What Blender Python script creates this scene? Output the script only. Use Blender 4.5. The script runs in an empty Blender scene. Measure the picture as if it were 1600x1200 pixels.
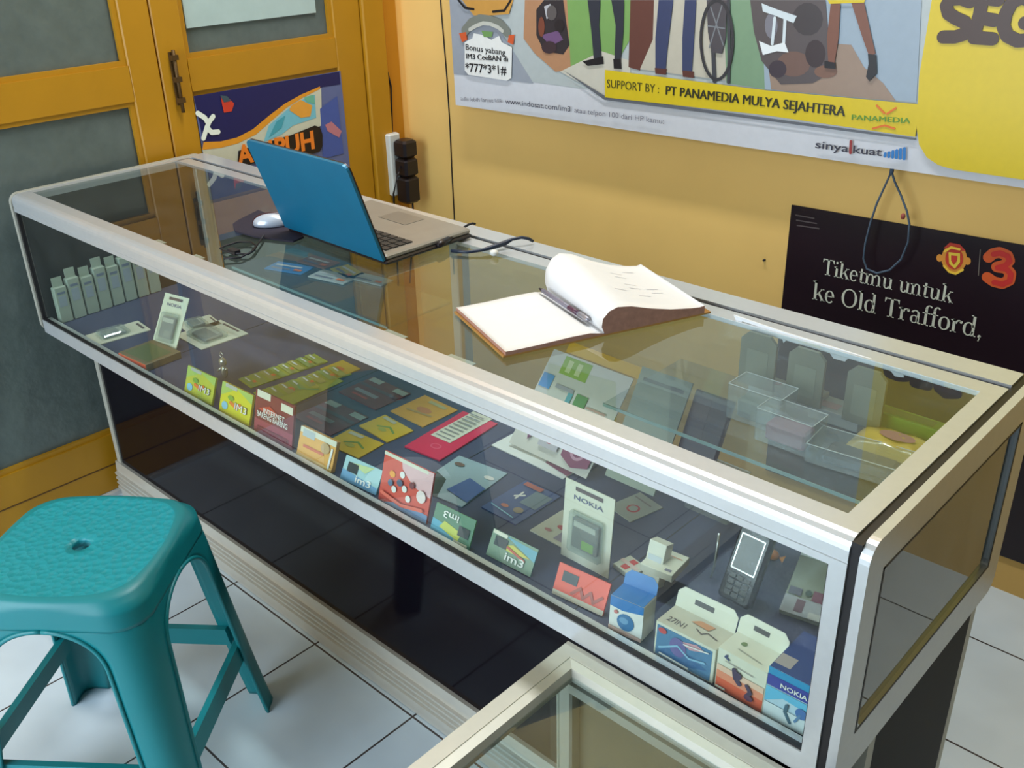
import bpy, math, random
from mathutils import Vector, Matrix
random.seed(7)
SC = bpy.context.scene
COL = SC.collection
T = 0.85                      # height of the counter top above the floor

# ------------------------------------------------------------------ camera, world, lights, exposure
_R = (1.9318, 0.7449, -0.4922)      # rotation vector solved from the vanishing points
def _rot(r):
    v = Vector(r); return Matrix.Rotation(v.length, 3, v.normalized())
RC = _rot(_R)                       # world -> camera (x right, y down, z forward)
CAM = Vector((2.3133, -0.8042, 0.5808 + T))
FPX = 1546.2
cam = bpy.data.cameras.new('camera'); cam.sensor_width = 36; cam.lens = FPX / 1600 * 36
cam.clip_start = 0.02
co = bpy.data.objects.new('camera', cam); COL.objects.link(co)
mw = Matrix((RC[0], -RC[1], -RC[2])).transposed().to_4x4(); mw.translation = CAM
co.matrix_world = mw
SC.camera = co
SC.view_settings.view_transform = 'Standard'; SC.view_settings.look = 'None'
SC.view_settings.gamma = 1; SC.view_settings.use_curve_mapping = False
SC.view_settings.exposure = 0.10
SC.cycles.transparent_max_bounces = 40

w = bpy.data.worlds.new('world'); SC.world = w; w.use_nodes = True
wb = w.node_tree.nodes['Background']; wb.inputs[0].default_value = (0.62, 0.82, 1.0, 1); wb.inputs[1].default_value = 0.15

def area(name, loc, target, sx, sy, power, col):
    l = bpy.data.lights.new(name, 'AREA'); l.shape = 'RECTANGLE'; l.size = sx; l.size_y = sy; l.energy = power; l.color = col
    o = bpy.data.objects.new(name, l); COL.objects.link(o); o.location = loc
    o.rotation_euler = (Vector(target) - Vector(loc)).to_track_quat('-Z', 'Y').to_euler()
    return o
area('ceiling_tube_light', (1.0, 0.64, 2.8), (1.0, 0.62, 0), 1.3, 0.12, 36, (0.93, 0.97, 1.0))
area('shopfront_daylight', (0.75, -2.5, 1.35), (0.9, 0.0, 0.6), 2.3, 2.1, 105, (0.74, 0.87, 1.0))

# ------------------------------------------------------------------ measuring helpers: where a sight line meets a plane of the room
def _ray(x, y): return RC.transposed() @ Vector(((x - 800) / FPX, (y - 600) / FPX, 1.0))
def onz(x, y, z): r = _ray(x, y); return CAM + r * ((z - CAM.z) / r.z)
def onx(x, y, X): r = _ray(x, y); return CAM + r * ((X - CAM.x) / r.x)
def ony(x, y, Y): r = _ray(x, y); return CAM + r * ((Y - CAM.y) / r.y)

# ------------------------------------------------------------------ materials
_M = {}
def srgb(c): return tuple(((v / 255) / 12.92 if v <= 10 else (((v / 255) + 0.055) / 1.055) ** 2.4) for v in c)
def mat(name, rgb, rough=0.5, metal=0.0, var=0.12, scale=30, bump=0.0, spec=0.5, coat=0.0):
    if name in _M: return _M[name]
    m = bpy.data.materials.new(name); m.use_nodes = True; nt = m.node_tree; b = nt.nodes['Principled BSDF']
    c = srgb(rgb)
    tc = nt.nodes.new('ShaderNodeTexCoord'); nz = nt.nodes.new('ShaderNodeTexNoise'); nz.inputs['Scale'].default_value = scale
    nz.inputs['Detail'].default_value = 4
    nt.links.new(tc.outputs['Object'], nz.inputs['Vector'])
    mr = nt.nodes.new('ShaderNodeMix'); mr.data_type = 'RGBA'
    mr.inputs[6].default_value = tuple(max(0, v * (1 - var)) for v in c) + (1,)
    mr.inputs[7].default_value = tuple(min(1, v * (1 + var)) for v in c) + (1,)
    nt.links.new(nz.outputs[0], mr.inputs[0]); nt.links.new(mr.outputs[2], b.inputs['Base Color'])
    b.inputs['Roughness'].default_value = rough; b.inputs['Metallic'].default_value = metal
    b.inputs['Specular IOR Level'].default_value = spec; b.inputs['Coat Weight'].default_value = coat
    if bump:
        bp = nt.nodes.new('ShaderNodeBump'); bp.inputs['Strength'].default_value = bump; bp.inputs['Distance'].default_value = 0.01
        nt.links.new(nz.outputs[0], bp.inputs['Height']); nt.links.new(bp.outputs[0], b.inputs['Normal'])
    _M[name] = m; return m
def rgbm(r, g, b, rough=0.4): return mat('print_%d_%d_%d' % (r, g, b), (r, g, b), rough, var=0.06, scale=60)
def glass(name, tint=(0.93, 0.97, 0.95), ior=1.55, dust_haze=0.0):
    m = bpy.data.materials.new(name); m.use_nodes = True; nt = m.node_tree; nt.nodes.clear()
    out = nt.nodes.new('ShaderNodeOutputMaterial'); mix = nt.nodes.new('ShaderNodeMixShader')
    tr = nt.nodes.new('ShaderNodeBsdfTransparent'); tr.inputs[0].default_value = tint + (1,)
    gl = nt.nodes.new('ShaderNodeBsdfGlossy'); gl.inputs['Roughness'].default_value = 0.0; gl.inputs[0].default_value = (1, 1, 1, 1)
    fr = nt.nodes.new('ShaderNodeFresnel'); fr.inputs[0].default_value = ior
    ge = nt.nodes.new('ShaderNodeNewGeometry'); ml = nt.nodes.new('ShaderNodeMath'); ml.operation = 'MULTIPLY'
    iv = nt.nodes.new('ShaderNodeMath'); iv.operation = 'SUBTRACT'; iv.inputs[0].default_value = 1
    nt.links.new(ge.outputs['Backfacing'], iv.inputs[1]); nt.links.new(fr.outputs[0], ml.inputs[0]); nt.links.new(iv.outputs[0], ml.inputs[1])
    nt.links.new(ml.outputs[0], mix.inputs[0])
    src = tr
    if dust_haze:
        df = nt.nodes.new('ShaderNodeBsdfDiffuse'); df.inputs[0].default_value = (0.75, 0.8, 0.78, 1)
        m2 = nt.nodes.new('ShaderNodeMixShader'); nz = nt.nodes.new('ShaderNodeTexNoise'); nz.inputs['Scale'].default_value = 14
        tc = nt.nodes.new('ShaderNodeTexCoord'); nt.links.new(tc.outputs['Object'], nz.inputs['Vector'])
        mm = nt.nodes.new('ShaderNodeMath'); mm.operation = 'MULTIPLY'; mm.inputs[1].default_value = dust_haze * 2
        nt.links.new(nz.outputs[0], mm.inputs[0]); nt.links.new(mm.outputs[0], m2.inputs[0])
        nt.links.new(tr.outputs[0], m2.inputs[1]); nt.links.new(df.outputs[0], m2.inputs[2]); src = m2
    nt.links.new(src.outputs[0], mix.inputs[1]); nt.links.new(gl.outputs[0], mix.inputs[2]); nt.links.new(mix.outputs[0], out.inputs[0])
    _M[name] = m; return m

ALU = mat('brushed_aluminium', (200, 203, 204), 0.30, 0.45, var=0.05, scale=80)
ALUB = mat('cream_aluminium', (184, 182, 168), 0.42, 0.25, var=0.06, scale=60)
RUB = mat('black_seal', (16, 12, 16), 0.5)
BLKP = mat('black_gloss_panel', (14, 9, 16), 0.07, 0.0, var=0.1, spec=0.12)
FELT = mat('dark_blue_lining', (66, 70, 98), 0.7, var=0.15, scale=40)
GLS = glass('counter_glass', tint=(0.86, 0.91, 0.92), ior=1.64, dust_haze=0.012)
GLF = glass('front_glass', dust_haze=0.008, ior=1.5)
GLR = glass('end_glass', tint=(0.80, 0.86, 0.90), dust_haze=0.10, ior=1.6)  # bluish reflection put into this pane's colour as extra pale haze
CLEARP = glass('clear_plastic', tint=(0.80, 0.84, 0.82), dust_haze=0.16)
POUCH = glass('cloudy_plastic', tint=(0.55, 0.60, 0.52), dust_haze=0.25)
PAPER = mat('white_paper', (222, 222, 222), 0.8, var=0.03)
WHT = rgbm(228, 228, 224); BLK = rgbm(22, 20, 26); YEL = rgbm(212, 186, 24)
def wallmat():
    m = mat('yellow_wall_paint', (234, 190, 110), 0.75, var=0.06, scale=5, bump=0.15)
    return m
WALL = wallmat()
PALE = mat('pale_yellow_paint', (232, 184, 104), 0.7, var=0.06, scale=6, bump=0.1)
DOORY = mat('ochre_door_paint', (180, 128, 20), 0.42, var=0.10, scale=9, bump=0.08)
DOORD = mat('ochre_trim_paint', (186, 122, 16), 0.5, var=0.10, scale=9)
PANE = mat('grey_textured_door_glass', (94, 104, 100), 0.22, var=0.22, scale=24, bump=0.25)
PANEL = mat('pale_door_glass', (176, 196, 192), 0.3, var=0.12, scale=20, bump=0.1)

# ------------------------------------------------------------------ mesh builder
class MB:
    def __init__(s): s.v = []; s.f = []; s.m = []; s.mats = []; s.M = Matrix.Identity(4); s.sm = []
    def mi(s, m):
        if m not in s.mats: s.mats.append(m)
        return s.mats.index(m)
    def add(s, vs, fs, m, smooth=False):
        b = len(s.v); s.v += [s.M @ Vector(p) for p in vs]; k = s.mi(m)
        for f in fs: s.f.append([b + i for i in f]); s.m.append(k); s.sm.append(smooth)
        return s
    def box(s, x0, y0, z0, x1, y1, z1, m, bev=0):
        if bev:
            b = bev; o = [(x0 + b, y0), (x1 - b, y0), (x1, y0 + b), (x1, y1 - b), (x1 - b, y1), (x0 + b, y1), (x0, y1 - b), (x0, y0 + b)]
            i = [(x0 + 2 * b, y0 + b), (x1 - 2 * b, y0 + b), (x1 - b, y0 + 2 * b), (x1 - b, y1 - 2 * b), (x1 - 2 * b, y1 - b), (x0 + 2 * b, y1 - b), (x0 + b, y1 - 2 * b), (x0 + b, y0 + 2 * b)]
            vs = [(*p, z0) for p in i] + [(*p, z0 + b) for p in o] + [(*p, z1 - b) for p in o] + [(*p, z1) for p in i]
            fs = [list(range(7, -1, -1)), list(range(24, 32))]
            for l in range(3):
                for k in range(8): a = l * 8 + k; c = l * 8 + (k + 1) % 8; fs.append([a, c, c + 8, a + 8])
            return s.add(vs, fs, m)
        vs = [(x, y, z) for z in (z0, z1) for x, y in ((x0, y0), (x1, y0), (x1, y1), (x0, y1))]
        return s.add(vs, [[3, 2, 1, 0], [4, 5, 6, 7], [0, 1, 5, 4], [1, 2, 6, 5], [2, 3, 7, 6], [3, 0, 4, 7]], m)
    def prism(s, prof, a0, a1, axis, m):        # profile swept along an axis
        n = len(prof)
        f = {'x': lambda a, p: (a, p[0], p[1]), 'y': lambda a, p: (p[0], a, p[1]), 'z': lambda a, p: (p[0], p[1], a)}[axis]
        vs = [f(a0, p) for p in prof] + [f(a1, p) for p in prof]
        return s.add(vs, [list(range(n))[::-1], [n + i for i in range(n)]] + [[i, (i + 1) % n, n + (i + 1) % n, n + i] for i in range(n)], m)
    def poly(s, pts, m): return s.add(pts, [list(range(len(pts)))], m)
    def slab(s, q, t, m):                       # quad list q given a thickness vector t
        n = len(q); q = [Vector(p) for p in q]; vs = q + [p + t for p in q]
        return s.add(vs, [list(range(n))[::-1], [n + i for i in range(n)]] + [[i, (i + 1) % n, n + (i + 1) % n, n + i] for i in range(n)], m)
    def tube(s, pts, r, m, n=8, cap=True):
        pts = [Vector(p) for p in pts]; vs = []; N = len(pts); up = Vector((0.13, 0.21, 0.97))
        for i, p in enumerate(pts):
            d = (pts[min(i + 1, N - 1)] - pts[max(i - 1, 0)]).normalized(); a = d.cross(up)
            if a.length < 1e-3: a = d.cross(Vector((1, 0, 0)))
            a.normalize(); b = d.cross(a); rr = r[i] if isinstance(r, (list, tuple)) else r
            vs += [p + (a * math.cos(2 * math.pi * k / n) + b * math.sin(2 * math.pi * k / n)) * rr for k in range(n)]
        fs = [[i * n + k, i * n + (k + 1) % n, (i + 1) * n + (k + 1) % n, (i + 1) * n + k] for i in range(N - 1) for k in range(n)]
        if cap: fs += [list(range(n))[::-1], [(N - 1) * n + k for k in range(n)]]
        return s.add(vs, fs, m, True)
    def ellip(s, c, r, m, nu=16, nv=10, zmin=-1.0):
        vs = []; c = Vector(c)
        for j in range(nv + 1):
            ph = math.pi * j / nv
            for i in range(nu):
                th = 2 * math.pi * i / nu
                vs.append(c + Vector((r[0] * math.sin(ph) * math.cos(th), r[1] * math.sin(ph) * math.sin(th), r[2] * max(math.cos(ph), zmin))))
        fs = [[j * nu + i, (j + 1) * nu + i, (j + 1) * nu + (i + 1) % nu, j * nu + (i + 1) % nu] for j in range(nv) for i in range(nu)]
        return s.add(vs, fs, m, True)
    # flat artwork in the local XY plane of s.M
    def ribbon(s, pts, wd, m, z=0.0, caps=True):
        P = [Vector((p[0], p[1])) for p in pts]; N = len(P); W = wd if isinstance(wd, (list, tuple)) else [wd] * N; c = 0
        for i in range(N - 1):
            d = P[i + 1] - P[i]
            if d.length < 1e-9: continue
            d.normalize(); nr = Vector((-d.y, d.x)); q = [P[i] + nr * W[i] / 2, P[i] - nr * W[i] / 2, P[i + 1] - nr * W[i + 1] / 2, P[i + 1] + nr * W[i + 1] / 2]
            s.add([(p.x, p.y, z + c) for p in q], [[0, 1, 2, 3]], m); c += 0.000012
        for e in range(0 if caps else 1, N if caps else N - 1): s.disc(P[e].x, P[e].y, W[e] / 2, W[e] / 2, m, z + c, 14); c += 0.000006
        return s
    def disc(s, cx, cy, rx, ry, m, z=0.0, n=20):
        return s.add([(cx + rx * math.cos(2 * math.pi * k / n), cy + ry * math.sin(2 * math.pi * k / n), z) for k in range(n)], [list(range(n))], m)
    def text(s, body, x, y, h, m, z=0.0, wide=None, bold=0.0, up=(0, 1)):
        c = bpy.data.curves.new('t', 'FONT'); c.body = body; c.size = 1.0; c.offset = 0.0 if 'M' in body else bold * 0.4; c.resolution_u = 3; c.fill_mode = 'FRONT'
        o = bpy.data.objects.new('t', c); COL.objects.link(o)
        me = bpy.data.meshes.new_from_object(o.evaluated_get(bpy.context.evaluated_depsgraph_get()))
        xs = [v.co.x for v in me.vertices]
        if not xs: return s
        x0, x1 = min(xs), max(xs); k = h / 0.70; kx = k if wide is None else wide / (x1 - x0)
        ux = Vector((up[1], -up[0])).normalized(); uy = Vector(up).normalized()
        vs = [(x + ux.x * (v.co.x - x0) * kx + uy.x * v.co.y * k, y + ux.y * (v.co.x - x0) * kx + uy.y * v.co.y * k, z) for v in me.vertices]
        s.add(vs, [list(p.vertices) for p in me.polygons], m)
        bpy.data.objects.remove(o); bpy.data.curves.remove(c); bpy.data.meshes.remove(me)
        return s
    def build(s, name, parent=None, origin=None, mods=None):
        if origin is None:
            if parent is not None: origin = Vector((0, 0, 0)) if parent.get('_o') is None else Vector(parent['_o'])
            else:
                n = len(s.v); origin = Vector((sum(p.x for p in s.v) / n, sum(p.y for p in s.v) / n, min(p.z for p in s.v)))
        origin = Vector(origin)
        me = bpy.data.meshes.new(name); me.from_pydata([tuple(p - origin) for p in s.v], [], s.f)
        for m in s.mats: me.materials.append(m)
        for i, p in enumerate(me.polygons): p.material_index = s.m[i]; p.use_smooth = s.sm[i]
        me.update(); o = bpy.data.objects.new(name, me); COL.objects.link(o)
        if parent is not None: o.parent = parent; po = WORLD[parent.name]; o.location = origin - po
        else: o.location = origin
        WORLD[o.name] = origin
        return o
WORLD = {}
def tag(o, label=None, cat=None, group=None, kind=None):
    if label: o['label'] = label
    if cat: o['category'] = cat
    if group: o['group'] = group
    if kind: o['kind'] = kind
    return o
def thing(name, loc, label, cat, group=None):
    o = bpy.data.objects.new(name, None); COL.objects.link(o); o.location = loc; o.empty_display_size = 0.05
    WORLD[o.name] = Vector(loc); return tag(o, label, cat, group)
def sub(mb, name, parent, label=None):
    o = mb.build(name, parent, origin=WORLD[parent.name]); 
    if label: o['label'] = label
    return o
def B(*a, **k): return MB().box(*a, **k)

# ------------------------------------------------------------------ room shell
DX = -0.03; WY = 1.22
t0 = onz(365, 912, 0); TS = 0.3116
def tile_mat():
    m = bpy.data.materials.new('white_floor_tiles'); m.use_nodes = True; nt = m.node_tree; b = nt.nodes['Principled BSDF']
    tc = nt.nodes.new('ShaderNodeTexCoord'); mp = nt.nodes.new('ShaderNodeMapping'); br = nt.nodes.new('ShaderNodeTexBrick')
    mp.inputs['Location'].default_value = (-t0.x, -t0.y, 0)
    br.offset = 0.0; br.squash = 1.0; br.inputs['Scale'].default_value = 1.0
    br.inputs['Brick Width'].default_value = TS; br.inputs['Row Height'].default_value = TS
    br.inputs['Mortar Size'].default_value = 0.0022; br.inputs['Mortar Smooth'].default_value = 0.1
    br.inputs['Color1'].default_value = srgb((212, 226, 234)) + (1,); br.inputs['Color2'].default_value = srgb((206, 220, 229)) + (1,)
    br.inputs['Mortar'].default_value = srgb((70, 62, 62)) + (1,)
    nt.links.new(tc.outputs['Object'], mp.inputs[0]); nt.links.new(mp.outputs[0], br.inputs[0])
    nz = nt.nodes.new('ShaderNodeTexNoise'); nz.inputs['Scale'].default_value = 7; nt.links.new(tc.outputs['Object'], nz.inputs[0])
    mx = nt.nodes.new('ShaderNodeMix'); mx.data_type = 'RGBA'; mx.blend_type = 'MULTIPLY'; mx.inputs[0].default_value = 0.25
    nt.links.new(br.outputs[0], mx.inputs[6]); nt.links.new(nz.outputs[0], mx.inputs[7]); nt.links.new(mx.outputs[2], b.inputs[0])
    b.inputs['Roughness'].default_value = 0.22
    return m
s = B(-0.6, -4.0, -0.05, 5.0, WY, 0.0, tile_mat()).build('floor', origin=(0, 0, 0)); tag(s, kind='structure')
s = B(DX - 0.1, WY, 0, 5.0, WY + 0.12, 3.0, WALL).build('wall_back'); tag(s, kind='structure')
mb = MB(); mb.box(DX - 0.10, 1.195, 0, DX, WY, 3.0, PALE); mb.box(DX - 0.10, -4.0, 2.3, DX, 1.195, 3.0, PALE); mb.box(DX - 0.10, -4.0, 0, DX, -0.42, 2.3, PALE)
s = mb.build('wall_left'); tag(s, kind='structure')
s = B(-0.6, -4.0, 3.0, 5.0, WY + 0.1, 3.08, mat('white_ceiling_paint', (206, 206, 196), 0.8)).build('ceiling'); tag(s, kind='structure')
s = B(3.15, -4.0, 0, 3.27, WY, 3.0, mat('dark_blocker_finish', (66, 70, 66), 0.8)).build('wall_right_blocker'); tag(s, kind='structure')  # unseen wall added to shade the counter's right end; dark to cut bounce
# door frame jamb (trim) and the white threshold strip
mb = MB(); mb.box(DX - 0.09, 1.068, 0, DX + 0.012, 1.146, 2.3, DOORY, bev=0.004); mb.box(DX - 0.09, 1.146, 0, DX + 0.004, 1.196, 2.3, DOORD)
mb.box(DX - 0.09, -0.42, 2.18, DX + 0.012, 1.068, 2.3, DOORY, bev=0.004)
s = mb.build('trim_1'); tag(s, kind='structure')
s = B(DX - 0.02, -0.42, 0, DX + 0.012, 1.19, 0.012, mat('white_threshold', (205, 205, 200), 0.4)).build('trim_2'); tag(s, kind='structure')

def leaf(name, y0, y1, gy0, gy1, mid0, mid1, up_mat, low_mat, zb=0.135, ztop=0.62):
    o = thing(name, (DX, (y0 + y1) / 2, 0.014), None, None); tag(o, kind='structure')
    X0, X1 = DX - 0.042, DX
    mb = MB()
    mb.box(X0, y0, 0.014, X1, gy0, 2.16, DOORY, bev=0.003); mb.box(X0, gy1, 0.014, X1, y1, 2.16, DOORY, bev=0.003)
    for (a, b) in ((0.014, zb), (mid0, mid1), (2.02, 2.16)): mb.box(X0, gy0, a, X1 - 0.0008, gy1, b, DOORY)
    mb.box(X1 - 0.0008, gy0 - 0.02, 0.085, X1 + 0.0006, gy1 + 0.02, 0.088, mat('dark_gap_line', (90, 60, 20), 0.7))
    sub(mb, 'door_frame', o)
    mb = MB()
    for (a, b) in ((zb, mid0), (mid1, 2.02)):       # glazing beads
        for q in ((gy0, a + 0.012, gy0 + 0.012, b - 0.012), (gy1 - 0.012, a + 0.012, gy1, b - 0.012), (gy0, a, gy1, a + 0.012), (gy0, b - 0.012, gy1, b)):
            mb.box(X1 - 0.018, q[0], q[1], X1 - 0.007, q[2], q[3], DOORY)
    sub(mb, 'glazing_bead', o)
    sub(B(X0 + 0.016, gy0, zb, X1 - 0.020, gy1, mid0, low_mat), 'lower_pane', o)
    sub(B(X0 + 0.016, gy0, mid1, X1 - 0.020, gy1, 2.02, up_mat), 'upper_pane', o)
    return o
d1 = leaf('door_1', -0.36, 0.432, -0.27, 0.355, T + 0.143, T + 0.226, PANE, PANE, zb=0.172)
d2 = leaf('door_2', 0.435, 1.066, 0.512, 0.972, T + 0.143, T + 0.222, PANE, PANE, zb=0.172)
mb = MB(); mb.box(DX - 0.019, 0.530, T + 0.292, DX - 0.012, 0.925, T + 0.9, PANEL)
sub(mb, 'pale_sheet', d2, 'pale sheet covering the upper pane')
# bolt on the right leaf
bolt = MB(); br = mat('rusty_bolt_metal', (96, 72, 40), 0.5, 0.6)
bolt.box(DX, 0.462, T + 0.118, DX + 0.006, 0.478, T + 0.245, br); bolt.tube([(DX + 0.012, 0.47, T + 0.10), (DX + 0.012, 0.47, T + 0.25)], 0.0045, br)
for z in (0.13, 0.18, 0.232): bolt.box(DX + 0.004, 0.461, T + z - 0.006, DX + 0.018, 0.479, T + z + 0.006, br)
sub(bolt, 'door_bolt', d2, 'small dark metal slide bolt')

# ------------------------------------------------------------------ the poster on the right door leaf
def plane_mb(kind, c, lay=0.0006):
    """artwork traced on a flat sheet standing at its own place; returns (function px->point at layer k)"""
    if kind == 'y': return lambda p, k=0: ony(p[0], p[1], c - lay * k)
    if kind == 'x': return lambda p, k=0: onx(p[0], p[1], c + lay * k)
    return lambda p, k=0: onz(p[0], p[1], c + lay * k)
def art(mb, pl, k, pts, m):
    mb.cnt = getattr(mb, 'cnt', 0) + 1; mb.poly([pl(p, k + 0.07 * mb.cnt) for p in pts], m)
def ell(cx, cy, rx, ry, n=24, a0=0, a1=360): return [(cx + rx * math.cos(math.radians(a0 + (a1 - a0) * i / n)), cy + ry * math.sin(math.radians(a0 + (a1 - a0) * i / n))) for i in range(n)]
def frame_from(o, xdir, ydir):
    x = xdir.normalized(); z = x.cross(ydir).normalized(); y = z.cross(x)
    M = Matrix((x, y, z)).transposed().to_4x4(); M.translation = o; return M

XP = DX + 0.002
pl = plane_mb('x', XP)
mb = MB(); DKB = rgbm(28, 28, 84); CY = rgbm(120, 190, 205)
a, b = onx(302, 146, XP), onx(530, 110, XP)
y0, y1 = a.y, onx(532, 112, XP).y; zt = b.z - 0.002; zb_ = T - 0.25
mb.box(DX + 0.0005, y0, zb_, XP, y1, zt, rgbm(96, 106, 150))
art(mb, pl, 1, [(303, 150), (530, 112), (532, 132), (505, 136), (470, 150), (445, 163), (420, 182), (395, 203), (370, 216), (345, 222), (318, 222)], DKB)
wave_t = [(318, 222), (345, 221), (370, 215), (395, 202), (420, 181), (445, 162), (470, 148), (500, 135)]
wave_b = [(500, 139), (472, 153), (448, 168), (425, 188), (400, 210), (372, 224), (345, 231), (316, 234)]
art(mb, pl, 3, wave_t + wave_b, rgbm(226, 150, 40))
art(mb, pl, 2, [(316, 233), (345, 231), (372, 224), (400, 210), (425, 188), (448, 168), (472, 153), (502, 137), (503, 196), (455, 214), (408, 224), (372, 236), (372, 262), (318, 242)], rgbm(206, 204, 180))
art(mb, pl, 3, [(412, 222), (420, 196), (450, 170), (474, 155), (492, 148), (494, 184), (458, 196), (440, 210)], CY)
art(mb, pl, 4, [(455, 165), (470, 156), (488, 165), (485, 182), (470, 184), (452, 172)], rgbm(230, 160, 60))
art(mb, pl, 4, [(420, 215), (432, 190), (446, 180), (440, 200)], rgbm(70, 160, 175))
art(mb, pl, 4, [(475, 152), (490, 148), (492, 162), (480, 160)], rgbm(110, 180, 150))
art(mb, pl, 3, [(345, 152), (357, 153), (366, 162), (362, 174), (350, 176), (347, 163)], rgbm(205, 60, 40))
art(mb, pl, 4, [(344, 149), (355, 150), (361, 158), (350, 160)], rgbm(60, 80, 90))
art(mb, pl, 2, [(500, 170), (527, 150), (537, 240), (505, 248)], rgbm(70, 90, 160))
art(mb, pl, 3, [(508, 195), (518, 190), (534, 205), (530, 215), (512, 205)], rgbm(190, 120, 130))
def xrib(mb, k, pts, wpx, m):        # stroke of a given width on the sheet
    mb.cnt += 1; k = k + 0.07 * mb.cnt; P = [pl(p, k) for p in pts]; M = frame_from(Vector((XP + 0.0006 * k, 0, 0)), Vector((0, 1, 0)), Vector((0, 0, 1)))
    mb.M = M; mb.ribbon([(p.y, p.z) for p in P], wpx, m); mb.M = Matrix.Identity(4)
for st in ([(309, 177), (320, 184), (325, 192)], [(333, 182), (327, 190), (323, 200), (318, 216)], [(323, 199), (331, 207), (341, 206)]):
    xrib(mb, 5, st, 0.013, rgbm(235, 240, 225))
# rounded black name band with the orange word
band = [(412, 224), (455, 211), (492, 196), (500, 199), (504, 210), (504, 228), (500, 236), (490, 240), (450, 246), (412, 250), (375, 262), (371, 256), (373, 236)]
art(mb, pl, 5, band, rgbm(30, 20, 20))
base0, base1 = pl((372, 257), 8), pl((492, 231), 8)
d = base1 - base0; M = frame_from(base0, Vector((0, d.y, d.z)), Vector((0, 0, 1))); mb.M = M
OR_ = rgbm(240, 130, 40); q = d.length
mb.text('A', 0, 0, 0.048, OR_, wide=q * .20, bold=0.09); mb.text('M', q * .23, 0, 0.048, OR_, wide=q * .22); mb.text('PUH', q * .48, 0, 0.048, OR_, wide=q * .52, bold=0.09); mb.M = Matrix.Identity(4)
o = mb.build('door_poster'); tag(o, 'blue and orange advert with the word AMPUH on the right door leaf', 'poster')

# ------------------------------------------------------------------ the big banner on the back wall
BY = WY - 0.05
pl = plane_mb('y', BY, 0.0005)
PN = Matrix(((1, 0, 0, 0), (0, 0, -1, 0), (0, 1, 0, 0), (0, 0, 0, 1)))   # local x->world x, y->z, z->-y
def wplane(Y, k): M = PN.copy(); M.translation = Vector((0, Y - 0.0005 * k, 0)); return M
def pt(mb, Y, k, p0, p1, text, hpx, m, bold=0.0):
    """line of lettering from p0 to p1 (baseline) on the wall-parallel sheet at Y"""
    A, Bv = ony(*p0, Y), ony(*p1, Y); C = ony(p0[0], p0[1] - hpx, Y)
    mb.cnt = getattr(mb, 'cnt', 0) + 1; k = k + 0.07 * mb.cnt
    mb.M = wplane(Y, k); d = Vector((Bv.x - A.x, Bv.z - A.z)); up = Vector((-d.y, d.x))
    mb.text(text, A.x, A.z, (C - A).length, m, wide=d.length, bold=bold, up=(up.x, up.y))
    if bold and 'M' in text:
        for q_ in (-0.05, 0.05): hh = (C - A).length; mb.text(text, A.x + q_ * hh, A.z, hh, m, wide=d.length, up=(up.x, up.y), z=0.00001 * (1 + q_ * 10))
    mb.M = Matrix.Identity(4)
def rib(mb, Y, k, pts, w_, m):
    mb.cnt = getattr(mb, 'cnt', 0) + 1; k = k + 0.07 * mb.cnt
    P = [ony(*p, Y) for p in pts]; mb.M = wplane(Y, k); mb.ribbon([(p.x, p.z) for p in P], w_, m); mb.M = Matrix.Identity(4)
mb = MB()
bl, br_ = ony(712, 164, BY), ony(1600, 294, BY)
dxz = (br_ - bl); dxz = Vector((dxz.x, 0, dxz.z)).normalized(); upv = Vector((-dxz.z, 0, dxz.x))
W_, H_ = 2.15, 1.02
q = [bl, bl + dxz * W_, bl + dxz * W_ + upv * H_, bl + upv * H_]
mb.slab(q, Vector((0, 0.002, 0)), rgbm(206, 208, 214))
def uv(u, v, k): p = bl + dxz * u + upv * v; return Vector((p.x, BY - 0.0005 * k, p.z))
def upoly(k, pts, m): mb.poly([uv(*p, k) for p in pts], m)
sill = 0.075
GR = rgbm(150, 156, 166)
upoly(1, [(0.0, 0.115), (0.30, 0.088), (1.325, 0.078), (1.325, H_), (0.0, H_)], rgbm(176, 184, 184))          # photo field
upoly(2, [(0.0, 0.085), (0.30, 0.085), (0.16, 0.24), (0.0, 0.36)], GR)
# hidden upper part of the picture: plain street colours
upoly(2, [(0.16, 0.50), (1.325, 0.50), (1.325, H_), (0.0, H_), (0.0, 0.6)], rgbm(168, 178, 176))
upoly(3, [(0.35, 0.62), (0.60, 0.60), (0.62, H_), (0.33, H_)], rgbm(120, 140, 80))
upoly(3, [(0.78, 0.55), (1.02, 0.55), (1.02, H_), (0.78, H_)], rgbm(130, 130, 140))
# traced picture
art(mb, pl, 3, [(885, 0), (1000, 0), (985, 60), (960, 105), (935, 150), (905, 125), (885, 95)], rgbm(120, 160, 90))
art(mb, pl, 3, [(820, 0), (886, 0), (892, 110), (868, 112), (836, 84), (818, 60)], rgbm(176, 130, 96))
art(mb, pl, 4, [(838, 15), (850, 0), (880, 0), (884, 30), (890, 70), (880, 85), (850, 80), (838, 55)], rgbm(48, 42, 46))
art(mb, pl, 5, [(850, 10), (860, 6), (864, 24), (854, 30)], rgbm(180, 180, 185))
art(mb, pl, 5, [(845, 55), (872, 48), (880, 62), (860, 72)], rgbm(110, 80, 120))
art(mb, pl, 3, [(875, 112), (940, 80), (985, 95), (985, 155), (945, 150)], rgbm(198, 194, 180))
art(mb, pl, 3, [(985, 0), (1022, 0), (1020, 62), (1000, 110), (982, 105)], rgbm(96, 56, 48))
art(mb, pl, 3, [(1022, 0), (1180, 0), (1180, 132), (1000, 108), (1020, 62)], rgbm(188, 182, 166))
art(mb, pl, 3, [(1130, 0), (1190, 0), (1200, 140), (1135, 130)], rgbm(120, 150, 120))
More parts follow.
